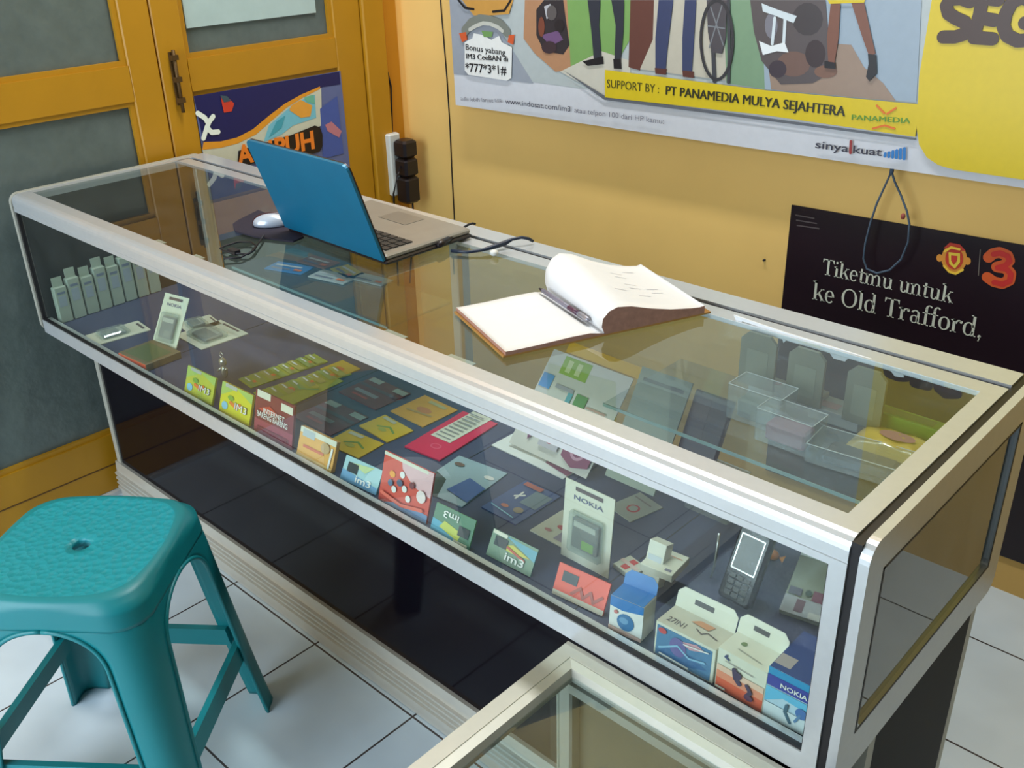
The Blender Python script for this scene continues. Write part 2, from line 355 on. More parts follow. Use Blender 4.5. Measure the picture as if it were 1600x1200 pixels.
art(mb, pl, 3, [(1190, 0), (1440, 0), (1432, 160), (1195, 140)], rgbm(150, 166, 180))
art(mb, pl, 4, [(1195, 60), (1330, 70), (1350, 105), (1380, 130), (1400, 158), (1205, 140)], rgbm(150, 128, 112))
art(mb, pl, 5, [(1172, 0), (1290, 0), (1295, 60), (1305, 110), (1270, 130), (1220, 132), (1190, 95), (1178, 50)], rgbm(84, 76, 78))
for cx, cy, rx, ry, cl in ((1262, 30, 24, 26, (60, 54, 58)), (1240, 100, 26, 20, (110, 84, 76)), (1274, 84, 16, 22, (56, 44, 48)), (1215, 108, 14, 14, (60, 50, 60)), (1290, 112, 18, 10, (120, 88, 74)), (1205, 40, 10, 20, (120, 118, 128))): art(mb, pl, 5, ell(cx, cy, rx, ry, 14), rgbm(*cl))
for cx, cy, rx, ry, cl in ((862, 20, 8, 12, (90, 84, 84)), (858, 74, 12, 10, (60, 44, 50)), (874, 40, 8, 10, (36, 30, 34)), (846, 42, 5, 16, (120, 66, 50))): art(mb, pl, 5.2, ell(cx, cy, rx, ry, 12), rgbm(*cl))
art(mb, pl, 6, [(1190, 5), (1215, 15), (1245, 25), (1240, 36), (1210, 24), (1192, 18)], rgbm(205, 215, 220))
for st in ([(1212, 28), (1208, 68)], [(1228, 30), (1226, 66)]): rib(mb, BY, 6, st, 0.007, rgbm(205, 215, 220))
art(mb, pl, 6, [(1186, 64), (1205, 72), (1226, 66), (1232, 82), (1214, 80), (1192, 86)], rgbm(225, 230, 232))
# legs of the standing people
DKJ = rgbm(42, 46, 58); JN = rgbm(52, 62, 98)
art(mb, pl, 6, [(918, 0), (938, 0), (936, 40), (940, 92), (928, 95), (924, 50)], DKJ)
art(mb, pl, 6, [(955, 0), (975, 0), (974, 50), (970, 92), (960, 92), (962, 40)], DKJ)
art(mb, pl, 7, [(910, 96), (942, 88), (943, 100), (918, 103)], BLK)
art(mb, pl, 7, [(958, 92), (970, 92), (971, 108), (959, 107)], BLK)
for (x0, x1, x2, x3) in ((1025, 1052, 1042, 1024), (1066, 1088, 1083, 1066)):
    art(mb, pl, 6, [(x0 + 4, 0), (x1, 0), (x2, 85), (x2 - 2, 112), (x3, 112), (x3, 60)], JN)
art(mb, pl, 7, [(1023, 106), (1042, 108), (1040, 117), (1024, 115)], rgbm(90, 50, 44))
art(mb, pl, 7, [(1066, 110), (1084, 112), (1084, 122), (1067, 120)], rgbm(90, 50, 44))
# thin wheels of the bicycle
for cx, cy, rx, ry in ((1122, 62, 25, 62),):
    P = [ony(cx + rx * math.cos(a), cy + ry * math.sin(a), BY) for a in [i * math.pi / 16 for i in range(33)]]
    mb.M = wplane(BY, 8 + 0.07 * mb.cnt); mb.ribbon([(p.x, p.z) for p in P], 0.007, rgbm(50, 50, 56), caps=False); mb.M = Matrix.Identity(4)
rib(mb, BY, 7, [(1112, 0), (1116, 82), (1118, 126)], 0.010, rgbm(60, 62, 70)); rib(mb, BY, 7, [(1140, 0), (1141, 90), (1140, 128)], 0.008, rgbm(60, 62, 70))
art(mb, pl, 7, [(1104, 0), (1136, 0), (1134, 60), (1128, 84), (1112, 82), (1106, 50)], rgbm(74, 70, 76))
for st in ([(1112, 10), (1132, 70)], [(1130, 8), (1110, 74)], [(1108, 40), (1134, 44)]): rib(mb, BY, 7, st, 0.003, rgbm(120, 124, 130))
SK = rgbm(120, 76, 60)
art(mb, pl, 8, [(1293, 0), (1352, 0), (1350, 4), (1296, 6)], YEL)
art(mb, pl, 7, [(1298, 5), (1313, 5), (1310, 60), (1304, 98), (1294, 96), (1292, 60)], SK)
art(mb, pl, 7, [(1330, 4), (1350, 4), (1360, 50), (1368, 84), (1358, 88), (1348, 60)], SK)
art(mb, pl, 8, [(1356, 84), (1369, 86), (1370, 115), (1358, 127), (1353, 120), (1357, 100)], BLK)
art(mb, pl, 8, [(1288, 95), (1305, 98), (1306, 108), (1288, 106)], BLK)
# round badge at the left with three lines of print
art(mb, pl, 5, [(722, 0), (802, 0), (795, 22), (770, 24), (740, 24)], rgbm(198, 146, 70))
rib(mb, BY, 6, [(718, 0), (728, 12), (742, 14)], 0.006, BLK); rib(mb, BY, 6, [(800, 0), (790, 16), (772, 18)], 0.006, BLK)
rib(mb, BY, 6, [(728, 48), (738, 36), (752, 30), (768, 32), (784, 38), (794, 50)], 0.026, rgbm(120, 124, 116))
rib(mb, BY, 7, [(736, 46), (746, 40), (757, 36), (768, 37), (780, 42), (787, 48)], 0.010, rgbm(190, 190, 180))
art(mb, pl, 6, [(717, 52), (728, 50), (730, 62), (722, 66)], rgbm(206, 90, 50)); art(mb, pl, 6, [(795, 55), (804, 54), (802, 70), (793, 66)], rgbm(206, 90, 50))
art(mb, pl, 7, [(752, 48), (770, 50), (768, 58), (756, 58)], rgbm(110, 150, 90))
art(mb, pl, 6, [(726, 66), (738, 60), (740, 52), (752, 54), (768, 62), (780, 56), (784, 66), (800, 74), (799, 122), (792, 126), (732, 117), (726, 110)], WHT)
pt(mb, BY, 8, (730, 77), (792, 86), 'Bonus yabang', 9, BLK, 0.02); pt(mb, BY, 8, (731, 91), (796, 96), 'IM3 CeeBAN di', 8, BLK, 0.03)
pt(mb, BY, 8, (730, 111), (794, 116), "*777*3*1#", 13, BLK, 0.03)
# yellow strip and yellow end panel
art(mb, pl, 7, [(945, 109), (1196, 141), (1436, 163), (1430, 214), (1196, 180), (945, 152)], YEL)
art(mb, pl, 6, [(880, 110), (945, 150), (1100, 171), (1430, 216), (1430, 219), (1100, 176), (944, 156)], rgbm(96, 100, 108))
pt(mb, BY, 9, (951, 136), (1032, 145), 'SUPPORT BY :', 13, rgbm(60, 60, 20))
pt(mb, BY, 9, (1043, 147), (1322, 181), 'PT PANAMEDIA MULYA SEJAHTERA', 14, rgbm(44, 44, 24), 0.025)
pt(mb, BY, 9, (1333, 186), (1424, 192), 'PANAMEDIA', 8, rgbm(90, 140, 40), 0.03)
for st in ([(1372, 164), (1384, 176)], [(1402, 168), (1388, 177)], [(1366, 200), (1384, 195), (1400, 200)]): rib(mb, BY, 9, st, 0.004, rgbm(220, 110, 30))
a0 = [(1441, 0), (1436, 120), (1432, 200), (1436, 226), (1448, 246), (1466, 258), (1490, 265), (1600, 281)]
KB = 8 + 0.07 * mb.cnt; P = [pl(p, KB) for p in a0]; P[0] = uv(1.325, H_, KB)
mb.poly(P + [uv(W_, 0.022, KB), uv(W_, H_, KB)], YEL)
pt(mb, BY, 9, (723, 157), (788, 160), 'info lebih lanjut klik', 6, rgbm(110, 110, 120)); pt(mb, BY, 9, (792, 161), (894, 174), 'www.indosat.com/im3', 8, rgbm(70, 70, 84), 0.015)
pt(mb, BY, 9, (900, 175), (1040, 193), 'atau telpon 100 dari HP kamu:', 8, rgbm(110, 110, 124))
pt(mb, BY, 9, (1276, 230), (1328, 237), 'sinya', 12, rgbm(50, 50, 66), 0.03); pt(mb, BY, 9, (1335, 238), (1380, 243), 'kuat', 12, rgbm(50, 50, 66), 0.03)
rib(mb, BY, 9, [(1332, 220), (1331, 238)], 0.006, rgbm(150, 50, 50))
for i in range(6):
    x = 1385 + i * 6; y = 243 + i * 0.8; rib(mb, BY, 9, [(x, y), (x + 0.6, y - 4 - 2.4 * i)], 0.006, rgbm(40, 120, 190))
BRN = rgbm(62, 38, 26)                       # big rounded letters
for st in ([(1518, 2), (1505, -3), (1487, -2), (1481, 8), (1484, 20), (1496, 28), (1510, 34), (1515, 44), (1508, 53), (1494, 57), (1476, 57)],
           [(1562, -1), (1538, -4), (1532, 26), (1524, 58), (1553, 60)], [(1531, 27), (1556, 31)],
           [(1618, 2), (1600, -5), (1584, 2), (1574, 20), (1570, 40), (1576, 55), (1592, 63), (1610, 62), (1618, 38), (1604, 35)]):
    rib(mb, BY, 10, st, 0.0235, BRN)
o = mb.build('vinyl_banner'); tag(o, 'long printed vinyl banner with yellow end panel hanging on the yellow wall', 'banner')

# ------------------------------------------------------------------ black poster with serif lettering
PY_ = WY - 0.004
mb = MB(); pl = plane_mb('y', PY_, 0.0005)
tl, tr = ony(1237, 320, PY_), ony(1600, 383, PY_); d = (tr - tl).normalized()
q = [tl, tl + d * 0.66, tl + d * 0.66 + Vector((-0.005, 0, -0.70)), Vector((tl.x + 0.004, PY_, tl.z - 0.70))]
mb.slab(q[::-1], Vector((0, 0.002, 0)), mat('black_poster_print', (30, 12, 22), 0.3, var=0.35, scale=6))
CRM = rgbm(206, 206, 190)
class Serif:
    TH, TN = 0.105, 0.038
    def __init__(s, mb): s.mb = mb
    def map(s, p): return s.o + s.ux * (p[0] * s.k * s.sx) + s.uy * (p[1] * s.k)
    def face(s, pts): s.mb.poly([s.map(p) for p in pts], s.m)
    def rect(s, x0, y0, x1, y1): s.face([(x0, y0), (x1, y0), (x1, y1), (x0, y1)])
    def stem(s, x, y0, y1, foot=True, head=True):
        h = s.TH / 2; s.rect(x - h, y0, x + h, y1)
        if foot: s.rect(x - h - .06, y0, x + h + .06, y0 + .035)
        if head: s.face([(x - h - .08, y1 - .05), (x + h, y1 - .09), (x + h, y1), (x - h - .08, y1 - .02)])
    def arc(s, cx, cy, rx, ry, a0, a1, thick=None, thin=None):
        th = thick or s.TH; tn = thin or s.TN; n = 18; L = []; R_ = []
        for i in range(n + 1):
            a = math.radians(a0 + (a1 - a0) * i / n); w_ = tn + (th - tn) * abs(math.cos(a)) ** 1.3
            L.append((cx + rx * math.cos(a), cy + ry * math.sin(a))); R_.append((cx + (rx - w_) * math.cos(a), cy + (ry - min(w_, tn * 1.3)) * math.sin(a)))
        for i in range(n): s.face([L[i], L[i + 1], R_[i + 1], R_[i]])
    def diag(s, x0, y0, x1, y1, w_): s.face([(x0 - w_ / 2, y0), (x0 + w_ / 2, y0), (x1 + w_ / 2, y1), (x1 - w_ / 2, y1)])
    def glyph(s, c, x):
        keep = s.o; s.o = s.map((x, 0)); X = .47; A = .74; w_ = .5
        if c == 'T': w_ = .62; s.rect(.255, 0, .365, .70); s.rect(.17, 0, .45, .035); s.rect(.02, .66, .60, .70); s.face([(.02, .54), (.045, .54), (.09, .66), (.02, .66)]); s.face([(.60, .54), (.575, .54), (.53, .66), (.60, .66)])
        elif c == 'O': w_ = .70; s.arc(.35, .35, .33, .36, 0, 360)
        elif c == 'i': w_ = .26; s.stem(.13, 0, X); s.arc(.12, .63, .055, .055, 0, 360, .054, .05)
        elif c == 'l': w_ = .27; s.stem(.14, 0, A)
        elif c == 'k': w_ = .53; s.stem(.12, 0, A); s.diag(.18, .20, .42, X, .05); s.diag(.47, 0, .27, .30, .11); s.rect(.36, 0, .55, .03); s.rect(.34, X - .03, .50, X)
        elif c == 'e': w_ = .45; s.arc(.22, .235, .20, .245, 0, 320); s.rect(.07, .23, .40, .265)
        elif c == 't': w_ = .32; s.rect(.09, .06, .19, .60); s.arc(.22, .10, .13, .11, 180, 320, .10); s.rect(.01, X - .035, .31, X)
        elif c in 'nm':
            s.stem(.11, 0, X); s.arc(.27, .30, .17, .18, 0, 160); s.rect(.345, .0, .44, .31); s.rect(.29, 0, .50, .035); w_ = .54
            if c == 'm': s.arc(.58, .30, .17, .18, 0, 160); s.rect(.655, 0, .75, .31); s.rect(.60, 0, .81, .035); w_ = .85
        elif c == 'u': s.rect(.07, .15, .17, X); s.rect(.01, X - .03, .17, X); s.arc(.23, .17, .16, .18, 180, 340); s.rect(.36, 0, .46, X); s.rect(.30, X - .03, .46, X); s.rect(.40, 0, .52, .035); w_ = .55
        elif c == 'r': s.stem(.11, 0, X); s.arc(.29, .30, .16, .17, 60, 170, .09); s.arc(.36, .41, .055, .055, 0, 360, .054, .05); w_ = .42
        elif c == 'a': s.rect(.29, .04, .385, .34); s.arc(.215, .33, .17, .15, 0, 160, .09); s.arc(.19, .14, .16, .15, 0, 360, .09, .03); s.rect(.33, 0, .46, .04); w_ = .47
        elif c == 'f': s.rect(.10, 0, .20, .60); s.rect(.03, 0, .28, .035); s.arc(.25, .58, .15, .17, 40, 180, .10); s.rect(.01, X - .035, .30, X); w_ = .31
        elif c == 'o': s.arc(.24, .235, .22, .245, 0, 360); w_ = .49
        elif c == 'd': s.arc(.23, .235, .21, .245, 20, 340); s.rect(.35, 0, .45, A); s.rect(.28, A - .035, .45, A); s.rect(.40, 0, .52, .035); w_ = .55
        elif c == ',': s.arc(.10, .05, .06, .06, 0, 360, .058, .055); s.diag(.08, -.12, .13, .05, .04); w_ = .2
        elif c == ' ': w_ = .26
        s.o = keep; return w_
    def line(s, text, p0, p1, cap, k, m):
        a, b = ony(*p0, PY_), ony(*p1, PY_); s.m = m; s.k = 1; s.sx = 1
        s.o = Vector((a.x, PY_ - 0.0005 * k, a.z)); dd = Vector((b.x - a.x, 0, b.z - a.z)); s.ux = dd.normalized(); s.uy = Vector((-s.ux.z, 0, s.ux.x))
        real = s.mb; s.mb = MB(); tot = sum(s.glyph(c, 0) for c in text); s.mb = real
        s.k = cap; s.sx = dd.length / (tot * cap); x = 0
        for c in text: x += s.glyph(c, x)
sf = Serif(mb)
cap1 = (ony(1289, 404, PY_) - ony(1289, 429, PY_)).length / 0.70
sf.line('Tiketmu untuk', (1284, 428), (1488, 474), cap1, 2, CRM)
cap2 = (ony(1270, 436, PY_) - ony(1270, 466, PY_)).length / 0.74
sf.line('ke Old Trafford,', (1269, 467), (1534, 529), cap2, 2, CRM)
# crest: gold wreath, red shield, side balls
GLD = rgbm(214, 140, 50); RD = rgbm(190, 54, 34)
art(mb, pl, 1, ell(1491, 404, 20, 22), GLD); art(mb, pl, 2, ell(1491, 404, 14, 17), RD)
art(mb, pl, 1, ell(1468, 403, 5, 6, 12), GLD); art(mb, pl, 1, ell(1512, 408, 5, 6, 12), GLD)
art(mb, pl, 1, [(1474, 388), (1484, 379), (1500, 382), (1509, 392), (1500, 392), (1486, 388)], RD)
art(mb, pl, 3, [(1482, 394), (1500, 396), (1500, 410), (1492, 420), (1483, 412)], rgbm(222, 190, 60))
art(mb, pl, 4, [(1486, 399), (1496, 400), (1495, 408), (1490, 414), (1486, 407)], RD)
for st in ([(1476, 415), (1484, 424), (1494, 427), (1505, 421)], [(1477, 392), (1487, 386), (1500, 389)]): rib(mb, PY_, 5, st, 0.005, rgbm(236, 190, 60))
rib(mb, PY_, 1, [(1532, 390), (1529, 430)], 0.0015, rgbm(120, 110, 100))
S3 = [(1545, 402), (1552, 396), (1562, 394), (1574, 399), (1577, 407), (1570, 414), (1558, 417), (1572, 419), (1579, 427), (1577, 438), (1566, 443), (1553, 440), (1543, 433)]
rib(mb, PY_, 1, S3, 0.022, rgbm(206, 84, 30)); rib(mb, PY_, 2, [(p[0] + 1, p[1] + 1) for p in S3[1:-1]], 0.011, rgbm(196, 40, 34))
for i in range(3): rib(mb, PY_, 1, [(1244 + i, 336 + 8 * i), (1272 + 4 * i, 341 + 8 * i)], 0.003, rgbm(84, 72, 74))
o = mb.build('black_poster'); tag(o, 'black wall poster with cream serif words Tiketmu untuk ke Old Trafford and a crest', 'poster')

# string loop, nail, wires, power strip
mb = MB(); ST = mat('grey_blue_string', (70, 86, 104), 0.7)
P = [ony(x, y, WY - 0.035) for x, y in ((1393, 268), (1382, 292), (1370, 318), (1360, 348), (1352, 380), (1349, 404), (1354, 420), (1370, 427), (1390, 422), (1408, 405), (1419, 378), (1421, 350), (1417, 330), (1408, 306), (1398, 284), (1393, 268))]
mb.tube(P, 0.0022, ST); mb.tube([P[0] + Vector((0, 0, -0.006)), P[0] + Vector((0, 0.002, 0.012))], 0.0045, ST)
q = ony(1411, 338, WY - 0.035); mb.ellip(q, (0.005, 0.004, 0.007), mat('red_knot', (150, 70, 60), 0.6), 8, 6)
o = mb.build('string_loop'); tag(o, 'thin grey-blue loop of string hanging from under the banner over the black poster', 'string')
mb = MB(); q = ony(1195, 406, WY); mb.tube([q + Vector((0, 0.004, 0)), q + Vector((0, -0.006, 0))], 0.0028, RUB)
o = mb.build('wall_nail'); tag(o, 'tiny dark nail head in the yellow wall left of the black poster', 'nail')
mb = MB(); mb.tube([ony(x, y, WY - 0.003) for x, y in ((680, -120), (688, 0), (693, 60), (698, 120), (703, 200), (706, 270), (710, 345), (714, 430), (718, 520))], 0.0018, RUB, 6)
o = mb.build('wall_wire'); tag(o, 'thin black wire running straight down the yellow wall left of the banner', 'wire')
mb = MB(); mb.tube([onx(x, y, DX + 0.008) for x, y in ((588, -130), (592, 0), (594, 50), (597, 92), (606, 115), (611, 135), (612, 170), (613, 207))], 0.0028, RUB, 6)
o = mb.build('socket_cable'); tag(o, 'black cable coming down the yellow door jamb into the power strip', 'cable')
WPL = mat('white_plastic', (214, 214, 208), 0.35); BPL = mat('black_plastic', (28, 20, 24), 0.35)
ps = onx(612, 215, DX + 0.02); pe = onx(614, 296, DX + 0.02)
t = thing('power_strip', (DX + 0.0, ps.y, pe.z), 'white power strip with black plugs mounted upright beside the door jamb', 'power strip')
sub(B(DX + 0.004, ps.y - 0.018, pe.z - 0.02, DX + 0.03, ps.y + 0.026, ps.z + 0.012, WPL, bev=0.004), 'strip_body', t)
for zc, yy, w2, hh in ((ps.z - 0.030, 0.030, 0.030, 0.026), (ps.z - 0.086, 0.036, 0.028, 0.027), (ps.z - 0.156, 0.042, 0.026, 0.040)):
    mb = MB(); mb.box(DX + 0.030, ps.y - 0.008, zc - hh, DX + 0.085, ps.y + 0.046, zc + hh, BPL, bev=0.007); sub(mb, 'plug', t, 'black mains plug')
mb = MB(); mb.tube([(DX + 0.06, ps.y - 0.008, ps.z - 0.08), (DX + 0.07, ps.y - 0.03, ps.z - 0.10), (DX + 0.05, ps.y - 0.035, ps.z - 0.16), (DX + 0.03, ps.y - 0.02, ps.z - 0.26), (DX + 0.02, ps.y - 0.02, 0.3)], 0.003, BPL)
mb.tube([(DX + 0.06, ps.y + 0.03, ps.z - 0.18), (DX + 0.06, ps.y + 0.03, ps.z - 0.25), (DX + 0.03, ps.y + 0.02, 0.3)], 0.003, BPL)
sub(mb, 'cord', t)

# ------------------------------------------------------------------ the display counter
L, D = 2.0, 0.49
t = thing('display_counter', (L / 2, D / 2, 0), 'long aluminium framed glass display counter with black lower panel', 'counter')
def Z(z): return T + z
mb = MB()                                                # front top rail, rounded nose with a groove
prof = [(0.042, 0), (0.016, 0), (0.009, -0.0015), (0.004, -0.0045), (0.001, -0.009), (0, -0.014), (0, -0.027), (0.0012, -0.0276), (0.0012, -0.0288), (0, -0.0294), (0, -0.038), (0.022, -0.038), (0.022, -0.020), (0.042, -0.010)]
mb.prism([(y, Z(z)) for y, z in prof][::-1], 0.020, L, 'x', ALU); sub(mb, 'front_top_rail', t)
sub(B(0.020, 0, Z(-0.331), L, 0.022, Z(-0.300), ALU), 'front_bottom_rail', t)
sub(B(L - 0.019, 0.0, Z(-0.300), L, 0.022, Z(-0.038), ALU), 'front_stile', t)
mb = MB(); mb.box(L, 0.003, Z(-0.331), L + 0.011, D, Z(-0.003), RUB); mb.box(L - 0.0205, 0.002, Z(-0.300), L - 0.019, 0.012, Z(-0.038), RUB)
mb.box(0.020, 0.0025, Z(-0.0395), L - 0.019, 0.012, Z(-0.038), RUB); mb.box(0.020, 0.0025, Z(-0.300), L - 0.019, 0.010, Z(-0.297), RUB)
mb.box(0.012, 0.004, Z(-0.331), 0.020, D, Z(-0.012), RUB); sub(mb, 'black_seal', t)
mb = MB(); mb.box(0.03, D - 0.045, Z(-0.022), L, D - 0.0, Z(0), ALU); mb.box(0.03, D - 0.055, Z(-0.018), L, D - 0.045, Z(-0.004), RUB); mb.box(0.03, D - 0.086, Z(-0.008), L, D - 0.055, Z(-0.001), ALU)
sub(mb, 'back_top_rail', t)
mb = MB(); mb.box(0.012, 0.02, Z(-0.018), 0.034, D - 0.002, Z(-0.001), ALU); sub(mb, 'left_top_rail', t)
mb = MB(); mb.box(L - 0.024, 0.042, Z(-0.018), L, D - 0.086, Z(-0.0005), ALU); sub(mb, 'right_top_rail', t)
def end_frame(x0, x1, name, fw):                         # closed ring in the YZ plane with rounded outer corners
    def rr(y0, z0, y1, z1, r, n=6):
        P = []
        for (cy, cz, a0) in ((y1 - r, z1 - r, 0), (y0 + r, z1 - r, 90), (y0 + r, z0 + r, 180), (y1 - r, z0 + r, 270)):
            for i in range(n + 1): a = math.radians(a0 + 90 * i / n); P.append((cy + r * math.cos(a), cz + r * math.sin(a)))
        return P
    O = rr(0.0, Z(-0.335), D, Z(0), 0.022); I = rr(fw, Z(-0.335 + fw + 0.02), D - fw, Z(-fw), 0.012)
    N = len(O); vs = [(x, *p) for x in (x0, x1) for p in O] + [(x, *p) for x in (x0, x1) for p in I]; fs = []
    for i in range(N):
        j = (i + 1) % N
        fs += [[i, N + i, N + j, j], [2 * N + i, 2 * N + j, 3 * N + j, 3 * N + i], [i, j, 2 * N + j, 2 * N + i], [N + i, 3 * N + i, 3 * N + j, N + j]]
    mb = MB(); mb.add(vs, fs, ALUB if x0 < 1 else ALU); sub(mb, name, t)
end_frame(0.0, 0.012, 'left_end_frame', 0.016); end_frame(L + 0.011, L + 0.022, 'right_end_frame', 0.045)
mb = MB(); mb.box(L + 0.022, 0.040, Z(-0.270), L + 0.0224, 0.044, Z(-0.045), RUB); mb.box(L + 0.022, 0.040, Z(-0.274), L + 0.0224, 0.445, Z(-0.270), RUB)
mb.box(L + 0.022, 0.440, Z(-0.270), L + 0.0224, 0.445, Z(-0.045), RUB); mb.box(L + 0.022, 0.040, Z(-0.048), L + 0.0224, 0.445, Z(-0.045), RUB)
sub(mb, 'end_seal', t)
sub(B(0.028, 0.036, Z(-0.0065), L - 0.02, D - 0.07, Z(-0.0015), GLS), 'top_glass', t)
sub(B(0.018, 0.008, Z(-0.302), L - 0.015, 0.012, Z(-0.034), GLF), 'front_glass', t)
sub(B(0.005, 0.012, Z(-0.315), 0.008, D - 0.01, Z(-0.012), GLF), 'left_glass', t)
sub(B(L + 0.013, 0.03, Z(-0.30), L + 0.017, D - 0.03, Z(-0.03), GLR), 'right_glass', t)
sub(B(0.02, D - 0.03, Z(-0.31), L - 0.005, D - 0.026, Z(-0.02), GLF), 'back_glass', t)
for x0 in (0.012, 0.955, L - 0.024):
    sub(B(x0, D - 0.042, Z(-0.31), x0 + 0.022, D - 0.008, Z(-0.02), ALUB, bev=0.002), 'back_post', t)
mb = MB(); mb.box(0.014, 0.022, Z(-0.330), L, D - 0.005, Z(-0.312), FELT)
for x in (0.42, 0.82, 1.22, 1.62): mb.box(x, 0.024, Z(-0.3121), x + 0.002, D - 0.01, Z(-0.3116), RUB)
sub(mb, 'deck', t)
for (x0, x1, y0, zs_) in ((1.50, 1.972, 0.245, -0.115), (0.42, 0.95, 0.285, -0.155)):
    mb = MB(); mb.box(x0, y0, Z(zs_ - 0.005), x1, 0.450, Z(zs_), GLS); mb.box(x0, y0 - 0.0015, Z(zs_ - 0.005), x1, y0, Z(zs_), mat('pale_glass_edge', (130, 160, 155), 0.2)); sub(mb, 'glass_shelf', t)
# lower cabinet
LX0, LX1, LY0, LY1 = 0.010, 2.020, 0.100, 0.440
mb = MB(); mb.box(LX0 + 0.018, LY0 + 0.004, 0.115, LX1 - 0.02, LY0 + 0.012, Z(-0.335), BLKP)
sub(mb, 'lower_front_panel', t)
sub(B(LX1 - 0.006, LY0 + 0.02, 0.02, LX1, LY1 - 0.02, Z(-0.336), mat('black_side_board', (22, 18, 20), 0.6, spec=0.2)), 'lower_side_panel', t)
sub(B(LX0, LY0 + 0.02, 0.02, LX0 + 0.006, LY1 - 0.02, Z(-0.336), BLKP), 'lower_side_panel', t)
sub(B(LX0 + 0.02, LY1 - 0.012, 0.02, LX1 - 0.02, LY1 - 0.004, Z(-0.336), BLKP), 'lower_back_panel', t)
for x in (LX0, LX1 - 0.02):
    for y in (LY0, LY1 - 0.02): sub(B(x, y, 0.0, x + 0.02, y + 0.02, Z(-0.335), ALUB), 'corner_post', t)
PLB = mat('ribbed_beige_aluminium', (200, 196, 184), 0.32, 0.4, var=0.05, scale=50)
mb = MB(); prof = [(LY0 + 0.02, 0.002), (LY0 - 0.006, 0.002), (LY0 - 0.006, 0.030)]
for i in range(4):
    z = 0.034 + i * 0.014; prof += [(LY0 - 0.006, z), (LY0 - 0.012, z + 0.002), (LY0 - 0.012, z + 0.007), (LY0 - 0.006, z + 0.009)]
prof += [(LY0 - 0.006, 0.095), (LY0 - 0.004, 0.115), (LY0 + 0.02, 0.115)]
mb.prism(prof[::-1], LX0 - 0.004, LX1, 'x', PLB); sub(mb, 'plinth', t, 'ribbed beige aluminium plinth')

# ------------------------------------------------------------------ second, lower glass counter in the foreground
CX0, CX1, CY0, CY1, CT = 1.640, 1.998, -1.05, -0.003, Z(-0.333)
t2 = thing('glass_counter', ((CX0 + CX1) / 2, (CY0 + CY1) / 2, 0), 'lower glass topped counter in the foreground, its corner against the long counter', 'counter')
mb = MB()
prof = [(0, 0), (0.022, 0), (0.0225, -0.001), (0.0235, -0.001), (0.024, 0), (0.036, -0.002), (0.040, -0.012), (0.040, -0.020), (0, -0.020)]
def rail_ring(x0, y0, x1, y1, zt, m, mb):
    n = len(prof)
    vs = []
    for (px, py) in prof:
        for (x, y) in ((x0 + px, y0 + px), (x1 - px, y0 + px), (x1 - px, y1 - px), (x0 + px, y1 - px)): vs.append((x, y, zt + py))
    fs = []
    for i in range(n):
        j = (i + 1) % n
        for k in range(4): l = (k + 1) % 4; fs.append([i * 4 + k, i * 4 + l, j * 4 + l, j * 4 + k])
    mb.add(vs, fs, m)
rail_ring(CX0, CY0, CX1, CY1, CT, ALUB, mb); sub(mb, 'top_frame', t2)
sub(B(CX0 + 0.038, CY0 + 0.038, CT - 0.016, CX1 - 0.038, CY1 - 0.038, CT - 0.011, GLS), 'top_glass', t2)
for (x, y) in ((CX0 + 0.002, CY1 - 0.03), (CX1 - 0.03, CY1 - 0.03), (CX0 + 0.002, CY0 + 0.002), (CX1 - 0.03, CY0 + 0.002)):
    sub(B(x, y, 0, x + 0.028, y + 0.028, CT - 0.02, ALUB, bev=0.003), 'corner_post', t2)
sub(B(CX0 + 0.006, CY0 + 0.03, 0.10, CX0 + 0.010, CY1 - 0.03, CT - 0.02, GLF), 'side_glass', t2)
sub(B(CX0 + 0.03, CY1 - 0.012, 0.06, CX1 - 0.03, CY1 - 0.006, CT - 0.05, mat('brown_back_board', (112, 104, 82), 0.5)), 'back_board', t2)
mb = MB(); mb.box(CX0 + 0.03, CY1 - 0.034, CT - 0.050, CX1 - 0.03, CY1 - 0.012, CT - 0.035, ALUB); mb.box(CX1 - 0.02, CY0 + 0.03, 0.06, CX1 - 0.014, CY1 - 0.03, CT - 0.02, mat('brown_back_board', (112, 104, 82)))
sub(mb, 'inner_rail', t2)
sub(B(CX0 + 0.004, CY0 + 0.03, 0.18, CX1 - 0.02, CY1 - 0.014, 0.192, mat('olive_shelf', (110, 104, 84), 0.6)), 'shelf', t2)
sub(B(CX0 + 0.004, CY0 + 0.03, 0.0, CX1 - 0.02, CY1 - 0.014, 0.10, ALUB), 'base', t2)
a = onz(800, 1185, 0.2)
mb = MB(); mb.M = Matrix.Translation((a.x, a.y, 0.193)) @ Matrix.Rotation(0.35, 4, 'Z'); mb.box(-0.07, -0.05, 0, 0.07, 0.05, 0.03, PAPER)
for k in range(4): mb.box(-0.06, -0.04 + k * 0.02, 0.03, 0.055, -0.035 + k * 0.02, 0.0304, rgbm(150, 150, 150))

